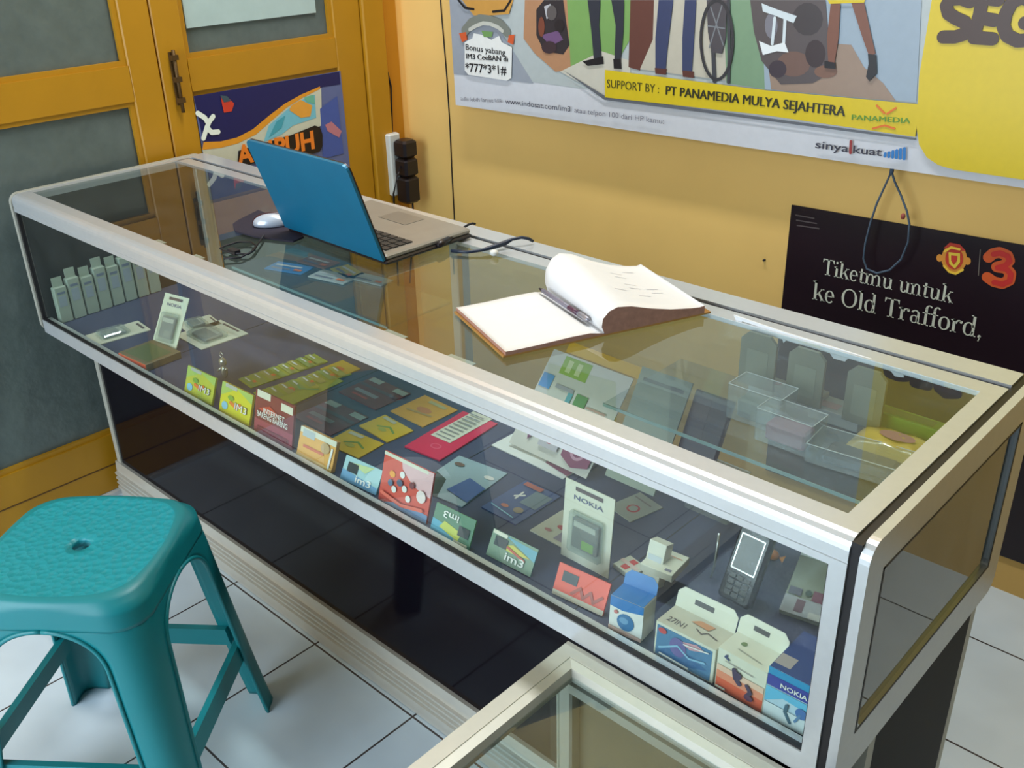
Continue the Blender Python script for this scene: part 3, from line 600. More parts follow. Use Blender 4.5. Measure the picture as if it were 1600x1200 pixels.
# ------------------------------------------------------------------ laptop
t3 = None
def laptop():
    hy = 0.231
    BLc, BRc = onz(449, 353, Z(0.012)), onz(603, 407, Z(0.012))
    TRc = onx(545, 258, BRc.x)
    o = thing('laptop', ((BLc.x + BRc.x) / 2, hy + 0.1, T), 'open laptop with bright blue lid facing away, on the glass counter top', 'laptop')
    ux = (BRc - BLc); ux.z = 0; wd = ux.length; ux.normalize(); by = Vector((-ux.y, ux.x, 0))
    BLUE = mat('metallic_blue_lid', (18, 108, 144), 0.30, 0.25, var=0.08, scale=18); SIL = mat('silver_grey_palmrest', (150, 146, 138), 0.4, 0.3); KEY = mat('dark_keys', (40, 42, 46), 0.5)
    o0 = Vector((BLc.x, BLc.y, T)); M = frame_from(o0, ux, by)
    mb = MB(); mb.M = M; mb.box(0, 0.0, 0.002, wd, 0.205, 0.010, BPL, bev=0.003); mb.box(0.002, 0.002, 0.010, wd - 0.002, 0.203, 0.020, SIL, bev=0.003); sub(mb, 'base', o)
    mb = MB(); mb.M = M
    for r in range(4):
        for c in range(13): mb.box(0.018 + c * (wd - 0.036) / 13, 0.018 + r * 0.016, 0.020, 0.0145 + (c + 1) * (wd - 0.036) / 13, 0.031 + r * 0.016, 0.0222, KEY)
    k = sub(mb, 'keyboard', o)
    mb = MB(); mb.M = M; mb.box(wd / 2 - 0.04, 0.135, 0.020, wd / 2 + 0.04, 0.185, 0.0206, mat('grey_touchpad', (120, 118, 112), 0.3)); sub(mb, 'touchpad', o)
    up = (TRc - (o0 + ux * wd + Vector((0, 0, 0.012)))); up = up - ux * up.dot(ux); hl = up.length; up.normalize()
    ML = frame_from(o0 + Vector((0, 0, 0.013)), ux, up)            # z axis of ML points to the viewer side? fixed below
    zax = ML.to_3x3() @ Vector((0, 0, 1)); s_ = 1 if zax.y < 0 else -1
    mb = MB(); mb.M = ML
    r = 0.014; P = []
    for cx, cy, a0 in ((wd - r, hl - r, 0), (r, hl - r, 90)):
        for i in range(6): a = math.radians(a0 + 18 * i); P.append((cx + r * math.cos(a), cy + r * math.sin(a)))
    P += [(0.0, 0.0), (wd, 0.0)]
    mb.prism(P, 0.001 * s_, 0.006 * s_, 'z', BLUE); sub(mb, 'lid', o, 'bright blue lid')
    mb = MB(); mb.M = ML; mb.prism(P, -0.002 * s_, 0.001 * s_, 'z', BPL); b = sub(mb, 'bezel', o, 'black screen surround')
    mb = MB(); mb.M = ML; mb.box(0.015, 0.016, min(-0.0024 * s_, -0.002 * s_), wd - 0.015, hl - 0.014, max(-0.0024 * s_, -0.002 * s_), mat('dark_screen', (30, 36, 44), 0.12)); sub(mb, 'screen', o)
    mb = MB(); a = o0 + ux * 0.03 + Vector((0, 0, 0.013)); mb.tube([a, a + ux * (wd - 0.06)], 0.0065, BPL); sub(mb, 'hinge', o)
    return o, o0, ux, by, wd
lap, lo, lux, lby, lwd = laptop()

# mouse mat, mouse, cables
mb = MB(); P = [onz(x, y, T) for x, y in ((364, 352), (372, 346), (404, 330), (455, 352), (475, 372), (458, 379), (400, 372), (368, 363))]
mb.slab(P[::-1], Vector((0, 0, 0.003)), mat('dark_mouse_mat', (30, 24, 44), 0.8)); o = mb.build('mouse_mat'); tag(o, 'dark mouse mat on the glass beside the laptop', 'mouse mat')
c = onz(424, 345, T + 0.012); t = thing('computer_mouse', (c.x, c.y, T + 0.003), 'silver and dark computer mouse on the dark mat behind the laptop lid', 'mouse')
M = Matrix.Translation((c.x, c.y, T + 0.003)) @ Matrix.Rotation(0.9, 4, 'Z')
mb = MB(); mb.M = M; mb.ellip((0, 0, 0.006), (0.036, 0.021, 0.019), mat('silver_mouse_shell', (190, 200, 215), 0.25, 0.3), 20, 12, zmin=-0.25); sub(mb, 'mouse_shell', t)
mb = MB(); mb.M = M; mb.ellip((0, 0, 0.007), (0.0368, 0.007, 0.0196), mat('dark_red_stripe', (60, 24, 34), 0.3), 20, 12, zmin=-0.25); sub(mb, 'scroll_strip', t)
mb = MB(); CB = mat('black_cable', (24, 20, 26), 0.5)
mb.tube([onz(x, y, T + 0.004) for x, y in ((412, 368), (404, 380), (396, 392), (388, 397), (366, 396), (350, 392), (344, 388), (352, 384), (372, 378), (392, 378), (400, 384), (392, 394), (376, 402), (350, 404))], 0.0018, CB, 6)
mb.box(*(onz(366, 396, T + 0.001) - Vector((0.012, 0.006, 0)))[:2], T + 0.001, *(onz(366, 396, T + 0.001) + Vector((0.012, 0.006, 0)))[:2], T + 0.009, CB)
o = mb.build('mouse_cable'); tag(o, 'thin coiled black mouse cable lying on the glass left of the laptop', 'cable')
mb = MB(); P = [(706, 371, .010), (712, 364, .012), (722, 357, .016), (732, 351, .024), (738, 349, .026), (743, 350, .024)]
mb.tube([onz(x, y, T + h) for x, y, h in P], 0.0022, CB); q0, q1 = onz(684, 384, T + 0.012), onz(708, 369, T + 0.012); mb.tube([q0, q0.lerp(q1, .3), q0.lerp(q1, .8), q1], [0.005, 0.007, 0.006, 0.003], BPL)
o = mb.build('power_cable'); tag(o, 'short black cable with plug curling up at the right edge of the laptop', 'cable')
mb = MB(); P = [(705, 392, .004), (730, 394, .004), (752, 391, .006), (770, 386, .008), (788, 380, .010), (800, 374, .014), (815, 371, .016), (826, 373, .012), (833, 377, .006)]
mb.tube([onz(x, y, T + h) for x, y, h in P], [0.003, 0.003, 0.003, 0.0045, 0.005, 0.003, 0.003, 0.003, 0.0025], mat('blue_black_cable', (34, 44, 62), 0.4))
o = mb.build('adapter_cable'); tag(o, 'thicker blue-black cable lying across the back rail right of the laptop', 'cable')
mb = MB(); mb.ellip(onz(772, 395, T + 0.006), (0.008, 0.008, 0.006), WPL, 12, 8); o = mb.build('cable_clip'); tag(o, 'small round white clip on the glass beneath the thicker cable', 'clip')

# ------------------------------------------------------------------ open ledger book and pen
S0, S1 = onz(856, 456, T + 0.006), onz(945, 520, T + 0.006)     # spine far end, near end
A0, A1 = onz(718, 484, T + 0.004), onz(784, 556, T + 0.004)
t = thing('ledger_book', (S0 + S1) / 2 * 1.0, 'open ledger book with blank white pages and brown cover edges on the counter', 'book'); t.location.z = T; WORLD[t.name] = Vector(t.location)
us = (S1 - S0); us.z = 0; bl_ = us.length; us.normalize(); ul = Vector((us.y, -us.x, 0))
if ul.dot(A0 - S0) < 0: ul = -ul
wl = ((A0 - S0).dot(ul) + (A1 - S1).dot(ul)) / 2
COV = mat('brown_cover_card', (178, 130, 62), 0.6, var=0.2); EDG = mat('page_edges', (172, 128, 110), 0.8, var=0.25, scale=120)
E1 = onz(1096, 486, T + 0.004); wr = (S1 - E1).dot(ul)
def strip(prof_t, prof_b, m, me_, taper=None, name='x', n=10, lab=None):     # section across the book, swept along the spine
    mb = MB(); K = len(prof_t); vs = []
    for j in range(n + 1):
        f = j / n
        for pr in (prof_t, prof_b):
            for (u, z) in pr:
                uu, zz = (u, z) if taper is None else taper(u, z, f)
                p = Vector((S0.x, S0.y, T)) + us * (bl_ * f) + ul * uu; vs.append(p + Vector((0, 0, zz)))
    R = 2 * K; ft = []; fe = []
    for j in range(n):
        for i in range(K - 1):
            ft.append([j * R + i, j * R + i + 1, (j + 1) * R + i + 1, (j + 1) * R + i]); fe.append([j * R + K + i, (j + 1) * R + K + i, (j + 1) * R + K + i + 1, j * R + K + i + 1])
        for i in (0, K - 1): fe.append([j * R + i, (j + 1) * R + i, (j + 1) * R + K + i, j * R + K + i])
    for j in (0, n):
        for i in range(K - 1): fe.append([j * R + i, j * R + K + i, j * R + K + i + 1, j * R + i + 1])
    b = len(mb.v); mb.add(vs, ft, m, True); k = mb.mi(me_)
    for f in fe: mb.f.append([b + q for q in f]); mb.m.append(k); mb.sm.append(False)
    return sub(mb, name, t, lab)
strip([(0.0, 0.0035), (wl * .5, 0.0035), (wl + .004, 0.0035)], [(0.0, 0.0008), (wl * .5, 0.0008), (wl + .004, 0.0008)], COV, COV, name='left_cover')
lt = [(0.0, 0.005), (wl * .15, 0.010), (wl * .35, 0.0105), (wl * .7, 0.009), (wl * .95, 0.009), (wl, 0.0095)]
strip(lt, [(u, 0.0035) for u, z in lt], PAPER, EDG, name='left_pages')
# right hand block: pages arch up from the spine then slope down
w2 = -wr
strip([(0.0, 0.0035), (w2 * .5, 0.0035), (w2 - .012 if w2 < 0 else w2 + .012, 0.0035)], [(0.0, 0.0008), (w2 * .5, 0.0008), (w2 - .012 if w2 < 0 else w2 + .012, 0.0008)], COV, COV, name='right_cover')
rt = [(0.0, 0.005), (w2 * -.03, 0.016), (w2 * -.02, 0.028), (w2 * .04, 0.038), (w2 * .12, 0.042), (w2 * .25, 0.039), (w2 * .45, 0.029), (w2 * .65, 0.021), (w2 * .85, 0.016), (w2 * .95, 0.0145), (w2 * 1.0, 0.0155)]
def tp(u, z, f):
    lift = 1.0 + 0.65 * (1 - f); return (u, 0.0035 + (z - 0.0035) * (lift if z > 0.0036 else 1))
strip(rt, [(u if u / w2 > 0 else 0.0, 0.0035) for u, z in rt], PAPER, EDG, taper=tp, name='right_pages')
# faint handwriting lines on the right-hand pages
mb = MB(); mb.M = Matrix.Identity(4); INK = rgbm(186, 186, 196)
def onpage(u, f):
    for (a, b) in zip(rt[:-1], rt[1:]):
        if abs(a[0]) <= abs(u) <= abs(b[0]) and a[0] * u > 0:
            k = (u - a[0]) / (b[0] - a[0]); z = a[1] + (b[1] - a[1]) * k; return Vector((S0.x, S0.y, T)) + us * (bl_ * f) + ul * u + Vector((0, 0, tp(u, z, f)[1] + 0.0006))
for f in (0.18, 0.26, 0.34, 0.42, 0.50, 0.58, 0.66, 0.74):
    for u0, u1 in ((.30, .42), (.5, .62), (.68, .8)):
        if random.random() < .45: continue
        a, b = onpage(w2 * u0, f), onpage(w2 * u1, f)
        if a and b: mb.add([a, b, b + us * .0012, a + us * .0012], [[0, 1, 2, 3]], INK)
sub(mb, 'handwriting', t)
p0, p1 = S0.lerp(S1, 0.02) + ul * 0.017, S0.lerp(S1, 0.84) + ul * 0.010
p0.z = p1.z = T + 0.0165
tp_ = thing('ballpoint_pen', ((p0 + p1) / 2)[:], 'clear and dark ballpoint pen lying in the gutter of the open book', 'pen')
dv = (p1 - p0)
mb = MB(); mb.tube([p0 + dv * .08, p0 + dv * .82], 0.0038, mat('clear_grey_barrel', (120, 116, 130), 0.25)); sub(mb, 'barrel', tp_)
mb = MB(); mb.tube([p0, p0 + dv * .08], [0.001, 0.0036], BPL); sub(mb, 'tip', tp_)
mb = MB(); mb.tube([p0 + dv * .62, p0 + dv * .8], 0.0042, mat('dark_red_grip', (80, 46, 66), 0.4)); sub(mb, 'grip', tp_)
mb = MB(); mb.tube([p0 + dv * .82, p0 + dv * .97, p0 + dv], [0.0044, 0.0044, 0.002], mat('grey_clip_cap', (150, 148, 156), 0.3, 0.4)); sub(mb, 'cap', tp_)

# ------------------------------------------------------------------ stock: cards, boxes and packets
DK = Z(-0.3115)
def artwork(mb, w_, h_, items, z0):
    k = 0
    for it in items:
        k += 1; z = z0 + 0.00035 * k; m = it[-1]
        if it[0] == 'r': mb.add([(it[1] * w_, it[2] * h_, z), (it[3] * w_, it[2] * h_, z), (it[3] * w_, it[4] * h_, z), (it[1] * w_, it[4] * h_, z)], [[0, 1, 2, 3]], m)
        elif it[0] == 'p': mb.add([(p[0] * w_, p[1] * h_, z) for p in it[1]], [list(range(len(it[1])))], m)
        elif it[0] == 'e': mb.disc(it[1] * w_, it[2] * h_, it[3] * w_, it[4] * w_, m, z, 16)
        elif it[0] == 't': mb.text(it[1], it[2] * w_, it[3] * h_, it[4] * h_, it[5], z, wide=it[6] * w_, bold=0.035)
        elif it[0] == 'u': mb.text(it[1], it[2] * w_, it[3] * h_, it[4] * h_, it[5], z, wide=it[6] * w_, bold=0.035, up=(0, -1))
        elif it[0] == 'l': mb.ribbon([(p[0] * w_, p[1] * h_) for p in it[1]], it[2] * w_, m, z)
def card(name, BL, u, v, w_, h_, th, base, items, label, cat, group=None, mb=None, build=True):
    M = frame_from(BL, u, v); mb = mb or MB(); mb.M = M
    if th > 0.004: mb.box(0, 0, -th, w_, h_, 0, base, bev=0.0006)
    else: mb.box(0, 0, -th, w_, h_, 0, base)
    artwork(mb, w_, h_, items, 0)
    mb.M = Matrix.Identity(4)
    if not build: return mb, M
    o = mb.build(name); return tag(o, label, cat, group)
def stand(name, bl, br, tl, lean, th, base, items, label, cat, group=None, back=0.0, **k):
    BL, BR = onz(*bl, DK), onz(*br, DK)
    if back: BL = BL + Vector((0, back, 0)); BR = BR + Vector((0, back, 0))
    TL = ony(*tl, BL.y + lean); u = BR - BL; v = TL - BL; v = v - u * (v.dot(u) / u.length_squared)
    nn = u.cross(v).normalized(); 
    # the back of the card must stay above the deck
    low = max(0.0, th * nn.z) if nn.z > 0 else 0
    BL = BL + Vector((0, 0, low + 0.0003))
    return card(name, BL, u, v, u.length, v.length, th, base, items, label, cat, group, **k)
def flat(name, bl, br, tl, th, base, items, label, cat, group=None, z=None, **k):
    z = (DK if z is None else z) + th + 0.0003
    BL, BR, TL = onz(*bl, z), onz(*br, z), onz(*tl, z); u = BR - BL; v = TL - BL; v = v - u * (v.dot(u) / u.length_squared)
    return card(name, BL, u, v, u.length, v.length, th, base, items, label, cat, group, **k)
LIME = rgbm(190, 196, 60); ORG = rgbm(226, 120, 50); MAR = rgbm(120, 34, 50); CHIP = rgbm(30, 40, 50); GOLD = rgbm(224, 168, 90); PINK = rgbm(214, 40, 84)
SKY = rgbm(130, 190, 214); NAVY = rgbm(34, 44, 110); GRN = rgbm(110, 170, 100); TEAL = rgbm(60, 130, 130); REDC = rgbm(216, 60, 50); CREAM = rgbm(216, 214, 196); BLUB = rgbm(40, 120, 190); SIL = rgbm(176, 186, 190)
im3a = [('r', 0, 0, 1, 1, rgbm(186, 190, 70)), ('p', [(0, .55), (.5, .95), (1, .7), (1, 1), (0, 1)], rgbm(160, 190, 100)), ('r', .12, .88, .5, 1.0, rgbm(170, 176, 168)), ('e', .18, .28, .10, .08, SKY), ('l', [(.35, .45), (.55, .38), (.65, .5)], .07, ORG), ('e', .35, .6, .1, .05, rgbm(120, 160, 60)), ('t', 'IM3', .50, .30, .24, BLK, .40), ('t', 'IM3', .51, .31, .22, WHT, .38)]
stand('sim_card_pack', (281, 616), (324, 638), (295, 572), 0.02, 0.004, LIME, im3a, 'faded lime green starter pack standing at the front glass, leftmost of the row', 'sim pack', 'starter packs standing along the front glass', back=0.010)
stand('sim_card_pack', (335, 646), (382, 671), (352, 598), 0.02, 0.005, YEL, [(a if a[0] != 'r' or a[1] else ('r', 0, 0, 1, 1, rgbm(206, 200, 40))) for a in im3a], 'brighter yellow starter pack second from the left at the front glass', 'sim pack', 'starter packs standing along the front glass', back=0.010)
stand('sim_card_pack', (390, 678), (449, 708), (417, 616), 0.02, 0.005, MAR, [('r', 0, 0, 1, 1, MAR), ('r', 0, 0, 1, .35, rgbm(150, 60, 80)), ('r', .05, .86, .4, 1.02, CREAM), ('r', .68, .78, .98, .95, CREAM), ('p', [(.1, .6), (.4, .75), (.65, .62), (.3, .55)], rgbm(190, 60, 50)), ('t', 'INTERNET', .24, .55, .11, WHT, .55), ('t', 'BARENG BARENG', .08, .42, .12, WHT, .80), ('r', .1, .1, .9, .2, rgbm(120, 40, 60))], 'tall maroon starter pack with white lettering standing at the front glass', 'sim pack', 'starter packs standing along the front glass', back=0.010)
stand('sim_card_pack', (456, 717), (511, 745), (472, 667), 0.02, 0.008, GOLD, [('r', 0, 0, 1, 1, GOLD), ('r', 0, .82, 1, 1, CREAM), ('r', .08, .72, .42, .95, SIL), ('r', .15, .38, .72, .47, rgbm(206, 110, 84)), ('r', .0, .0, 1, .12, rgbm(232, 196, 120)), ('l', [(.9, .1), (.93, .7)], .05, WHT), ('e', .75, .65, .12, .1, rgbm(190, 160, 120))], 'shiny gold wrapped pack standing between the maroon pack and the pale blue card', 'sim pack', 'starter packs standing along the front glass', back=0.010)
stand('sim_card', (524, 752), (580, 779), (537, 709), 0.02, 0.002, SKY, [('r', 0, 0, 1, 1, rgbm(160, 198, 204)), ('p', [(0, 0), (1, 0), (1, .25), (0, .45)], rgbm(110, 160, 200)), ('p', [(.2, .8), (.8, .95), (.6, .6)], rgbm(190, 206, 150)), ('r', .12, .42, .40, .80, CHIP), ('t', 'im3', .40, .14, .26, WHT, .42)], 'pale blue im3 card with black chip standing at the front glass', 'sim card', 'starter packs standing along the front glass', back=0.010)
stand('sim_card_pack', (584, 784), (659, 824), (614, 710), 0.025, 0.003, REDC, [('r', 0, 0, 1, 1, rgbm(212, 84, 70)), ('p', [(.35, 1), (.4, .8), (.65, .58), (1, .5), (1, 1)], rgbm(222, 180, 184)), ('r', .0, .93, .9, 1, CREAM), ('p', [(.1, 0), (1, 0), (1, .16), (.65, .18), (.4, .12)], rgbm(130, 160, 200)), ('e', .22, .62, .06, .05, rgbm(240, 160, 60)), ('e', .42, .70, .05, .05, WHT), ('e', .5, .45, .05, .05, WHT), ('e', .3, .35, .05, .05, WHT), ('e', .6, .3, .05, .05, WHT), ('e', .4, .53, .06, .05, rgbm(80, 90, 120)), ('e', .22, .45, .05, .05, rgbm(90, 110, 140)), ('e', .85, .47, .09, .09, rgbm(230, 214, 210)), ('e', .65, .6, .05, .05, rgbm(120, 60, 70)), ('l', [(.08, .2), (.5, .12), (.9, .22)], .05, rgbm(230, 110, 90))], 'large red patterned card with white dots standing at the front glass', 'sim card', 'starter packs standing along the front glass', back=0.010)
stand('sim_card', (664, 835), (725, 866), (678, 783), 0.02, 0.002, GRN, [('r', 0, 0, 1, 1, rgbm(84, 128, 104)), ('p', [(0, 0), (.8, 0), (.5, .4), (0, .5)], rgbm(80, 160, 190)), ('p', [(.2, .3), (.7, .1), (.75, .4), (.3, .55)], rgbm(190, 196, 80)), ('r', .66, .30, .93, .62, CHIP), ('r', .6, .04, .95, .12, CREAM), ('u', 'im3', .62, .88, .22, WHT, .38)], 'green card with im3 printed upside down standing at the front glass', 'sim card', 'starter packs standing along the front glass', back=0.010)
stand('sim_card', (752, 872), (821, 908), (766, 823), 0.02, 0.002, TEAL, [('r', 0, 0, 1, 1, rgbm(120, 146, 124)), ('p', [(.3, .95), (1, .5), (1, .9)], rgbm(100, 160, 180)), ('p', [(.2, .5), (.5, .75), (.9, .55), (.5, .45)], rgbm(200, 190, 80)), ('r', .02, .86, .34, .99, CREAM), ('r', .10, .48, .38, .82, CHIP), ('l', [(.4, .6), (.6, .5), (.8, .4)], .04, rgbm(190, 80, 60)), ('t', 'im3', .40, .16, .26, WHT, .42)], 'green and blue card with upright im3 logo standing right of the upside-down one', 'sim card', 'starter packs standing along the front glass', back=0.010)
stand('sim_card_pack', (855, 933), (934, 970), (874, 879), 0.02, 0.003, REDC, [('r', 0, 0, 1, 1, rgbm(226, 74, 44)), ('r', 0, 0, 1, .16, rgbm(200, 190, 170)), ('r', .12, .5, .42, .82, CHIP), ('l', [(.36, .25), (.5, .5), (.58, .25), (.7, .5), (.78, .25), (.92, .5)], .05, rgbm(160, 60, 40))], 'bright orange-red card with dark chip standing below the white blister pack', 'sim card', 'starter packs standing along the front glass', back=0.010)

# blister packs
def blister(bl, br, tl, lean, label, old=False, z=None, flatp=False, word=True):
    items = [('p', [(.22, .90), (.78, .90), (.78, .95), (.22, .95)], rgbm(96, 84, 88))]
    if word: items.append(('t', 'NOKIA', .20, .79, .055, rgbm(96, 100, 130), .60))
    if flatp: mbx, M = flat('x', bl, br, tl, 0.002, CREAM, items, '', '', build=False); BLp, BRp, TLp = (onz(*p, DK + .002) for p in (bl, br, tl))
    else:
        mbx, M = stand('x', bl, br, tl, lean, 0.0015, CREAM if not old else rgbm(206, 210, 190), items, '', '', build=False)
    o = mbx.build('battery_blister_pack'); tag(o, label, 'battery pack', 'blister packed phone batteries')
    BLp = M.translation; xs = [M.inverted() @ v for v in mbx.v[:8]]; w_ = max(p.x for p in xs); h_ = max(p.y for p in xs)
    b = MB(); b.M = M; b.box(w_ * .26, h_ * .22, 0.0008, w_ * .78, h_ * .60, 0.008, rgbm(120, 122, 118) if not old else rgbm(130, 138, 140), bev=0.0015)
    b.box(w_ * .30, h_ * .50, 0.008, w_ * .74, h_ * .57, 0.0084, rgbm(206, 206, 196)); b.box(w_ * .48, h_ * .25, 0.008, w_ * .72, h_ * .36, 0.0084, rgbm(140, 190, 70) if not old else rgbm(150, 156, 150))
    sub(b, 'battery', o, 'grey phone battery')
    b = MB(); b.M = M; b.box(w_ * .18, h_ * .15, 0.0006, w_ * .86, h_ * .67, 0.011, CLEARP, bev=0.003); sub(b, 'plastic_bubble', o)
    return o
blister((876, 866), (950, 905), (879, 744), 0.012, 'white NOKIA battery blister pack propped up behind the orange-red card')
blister((236, 543), (273, 554), (213, 446), 0.045, 'narrow pale blister pack leaning upright at the far left end of the case', old=True)
def fl_bl(bl, br, tl, label): return blister(bl, br, tl, 0, label, old=True, flatp=True, word=False)
fl_bl((133, 524), (152, 539), (207, 495), 'faded blister pack lying flat nearest the left end of the case')
fl_bl((276, 505), (294, 520), (318, 484), 'pale blister pack lying flat behind the leaning narrow one')
fl_bl((273, 523), (315, 546), (330, 492), 'silvery blister pack lying flat right of the leaning narrow one')
# small orange box
a_, b_ = onz(187, 561, DK), onz(230, 581, DK); u_ = (b_ - a_); mb = MB(); mb.M = frame_from(a_ + Vector((0, 0, 0.0003)), u_, Vector((-u_.y, u_.x, 0))); wq = u_.length
mb.box(0, 0, 0, wq, 0.085, 0.016, rgbm(120, 104, 76), bev=0.001); mb.box(0.001, -0.0006, 0.001, wq - 0.001, 0, 0.015, rgbm(226, 96, 56)); mb.box(wq * .1, 0.01, 0.016, wq * .9, 0.07, 0.0164, rgbm(96, 104, 70))
o = mb.build('small_box'); tag(o, 'flat box with orange front edge beside the flat blister pack at the left', 'box')

# cartons with hanging flaps
def carton(bl, br, tl, depth, base, top, items, flap, label, flapm=None, topitems=()):
    mbx, M = stand('x', bl, br, tl, 0.003, depth, base, items, '', '', build=False, back=0.012)
    w_ = (onz(*br, DK) - onz(*bl, DK)).length; hs = [M.inverted() @ v for v in mbx.v[:32]]; h_ = max(p.y for p in hs)
    mbx.M = M @ Matrix.Translation((0, h_ + 0.0003, 0)) @ Matrix.Rotation(-math.pi / 2, 4, 'X')
    mbx.box(0.0006, 0, 0, w_ - 0.0006, depth - 0.001, 0.0005, top); artwork(mbx, w_, depth, topitems, 0.0005)
    o = mbx.build('accessory_carton'); tag(o, label, 'box', 'phone accessory cartons at the right end')
    if flap:
        b = MB(); b.M = M @ Matrix.Translation((0, h_, -depth + 0.001)) @ Matrix.Rotation(-0.25, 4, 'X')
        c = min(0.008, w_ / 5)
        b.prism([(0, 0), (w_, 0), (w_, flap - c), (w_ - c, flap), (c, flap), (0, flap - c)], 0, 0.0008, 'z', flapm or base)
        if w_ > 0.06: b.box(w_ * .30, flap * .45, 0.0008, w_ * .62, flap * .68, 0.0012, rgbm(70, 64, 66))
        sub(b, 'hanging_flap', o)
    return o
carton((942, 992), (993, 1014), (942, 927), 0.035, WHT, BLUB, [('r', 0, 0, 1, 1, WHT), ('p', [(0, .72), (.4, .68), (1, .78), (1, 1), (0, 1)], BLUB), ('e', .5, .38, .26, .26, rgbm(60, 120, 170)), ('e', .45, .42, .14, .1, rgbm(110, 160, 200)), ('p', [(0, 0), (1, 0), (1, .1), (0, .16)], rgbm(216, 180, 170)), ('e', .2, .6, .06, .06, rgbm(200, 120, 120))], 0.022, 'slim blue and white carton with round blue picture, left of the wide carton', BLUB)
carton((1012, 1030), (1104, 1080), (1013, 966), 0.045, CREAM, rgbm(196, 190, 172), [('r', .03, .03, .95, .93, rgbm(70, 120, 160)), ('p', [(.05, .1), (.5, .05), (.9, .3), (.6, .5), (.2, .35)], rgbm(44, 96, 146)), ('p', [(.4, .75), (.7, .9), (.85, .8), (.6, .65)], rgbm(200, 150, 160)), ('e', .4, .55, .14, .16, rgbm(100, 90, 150)), ('e', .13, .82, .07, .05, rgbm(190, 60, 60)), ('l', [(.1, .3), (.4, .6), (.6, .4), (.85, .5)], .03, rgbm(130, 180, 210)), ('l', [(.12, .14), (.6, .1)], .03, WHT), ('l', [(.5, .75), (.9, .85)], .02, WHT)], 0.030, 'wide cream carton with blue picture and 27IN1 printed on its top', None, [('t', '27IN1', .1, .2, .22, rgbm(96, 84, 84), .3), ('l', [(.55, .42), (.66, .30), (.72, .46), (.9, .36)], .02, rgbm(96, 84, 84)), ('p', [(.4, .6), (.7, .55), (.75, .8), (.5, .8)], rgbm(200, 140, 100))])
carton((1107, 1082), (1182, 1126), (1110, 1006), 0.042, CREAM, CREAM, [('r', .02, .01, .98, .30, rgbm(220, 100, 70)), ('r', .02, .30, .98, .48, rgbm(226, 142, 110)), ('r', .02, .48, .98, .62, rgbm(226, 190, 166)), ('l', [(.20, .95 - .03), (.17, .87), (.24, .84)], .045, rgbm(60, 70, 110)), ('l', [(.18, .78), (.75, .76)], .015, rgbm(150, 140, 140)), ('l', [(.38, .68), (.42, .50), (.50, .42)], .10, rgbm(70, 56, 84)), ('e', .46, .60, .08, .08, rgbm(70, 56, 84)), ('l', [(.66, .48), (.74, .36), (.68, .24)], .08, rgbm(70, 56, 84)), ('e', .72, .22, .09, .06, rgbm(90, 56, 84)), ('r', .05, .08, .25, .13, CREAM)], 0.028, 'cream and orange headset carton between the wide carton and the blue one', None, [('e', .3, .6, .06, .06, rgbm(110, 130, 90)), ('l', [(.3, .3), (.8, .2)], .02, rgbm(160, 160, 150))])
carton((1183, 1127), (1258, 1168), (1188, 1037), 0.085, rgbm(180, 206, 220), rgbm(40, 66, 130), [('r', 0, .66, 1, 1, rgbm(40, 140, 190)), ('r', 0, .64, 1, .86, rgbm(50, 60, 150)), ('p', [(0, .62), (0, .3), (.18, .4), (.35, .5), (1, .45), (1, .62)], rgbm(96, 180, 216)), ('r', .0, .0, 1, .30, rgbm(206, 218, 222)), ('t', 'NOKIA', .28, .70, .09, WHT, .55), ('l', [(.46, .42), (.44, .28), (.56, .12)], .07, rgbm(60, 96, 116)), ('e', .76, .40, .12, .12, rgbm(70, 110, 170)), ('l', [(.74, .36), (.66, .2)], .05, rgbm(90, 130, 170))], 0, 'blue and white NOKIA carton with dark blue top in the right corner of the case', None, [('r', .02, .1, .35, .35, rgbm(170, 160, 160))])

# flat cards on the deck
YG = rgbm(170, 176, 50); DY = rgbm(206, 170, 40)
def yell(name, *a): return None
for bl, br, tl, lab in (((372, 592), (392, 606), (462, 535), 'pale green strip of cards furthest left in the rows on the deck'),
                        ((396, 613), (414, 628), (508, 556), 'narrow green and orange strip beside the pale green one on the deck')):
    flat('voucher_strip', bl, br, tl, 0.0015, YG, [('r', 0, .02 + .12 * i, 1, .10 + .12 * i, rgbm(150 + 14 * (i % 3), 170, 90 - 10 * (i % 2))) for i in range(8)] + [('r', .2, .05 + .12 * i, .6, .07 + .12 * i, WHT) for i in range(8)] + [('r', .7, .06 + .24 * i, .9, .1 + .24 * i, ORG) for i in range(4)], lab, 'card', 'voucher strips on the deck')
flat('voucher_card', (417, 614), (457, 632), (497, 579), 0.002, YG, [('e', .3, .3, .15, .1, ORG), ('e', .6, .6, .2, .1, rgbm(200, 190, 70)), ('r', .1, .75, .5, .85, CREAM), ('l', [(.1, .5), (.5, .4), (.9, .55)], .05, GRN)], 'lime green card lying flat left of the maroon ones', 'card', 'flat cards on the deck')
flat('voucher_card', (500, 576), (528, 590), (530, 560), 0.002, DY, [('e', .5, .5, .2, .1, ORG)], 'small mustard card at the back behind the lime green one', 'card', 'flat cards on the deck')
mari = [('r', 0, 0, 1, 1, rgbm(104, 50, 60)), ('r', .12, .3, .7, .42, rgbm(130, 130, 140)), ('r', .2, .15, .6, .22, rgbm(160, 60, 60)), ('r', .7, .78, 1, .95, rgbm(150, 160, 156)), ('r', .05, .8, .35, .97, rgbm(150, 160, 160)), ('r', 0, .55, 1, .65, rgbm(80, 66, 84))]
flat('voucher_card', (457, 650), (517, 680), (512, 622), 0.002, MAR, mari, 'dark maroon card lying flat behind the gold pack', 'card', 'flat cards on the deck')
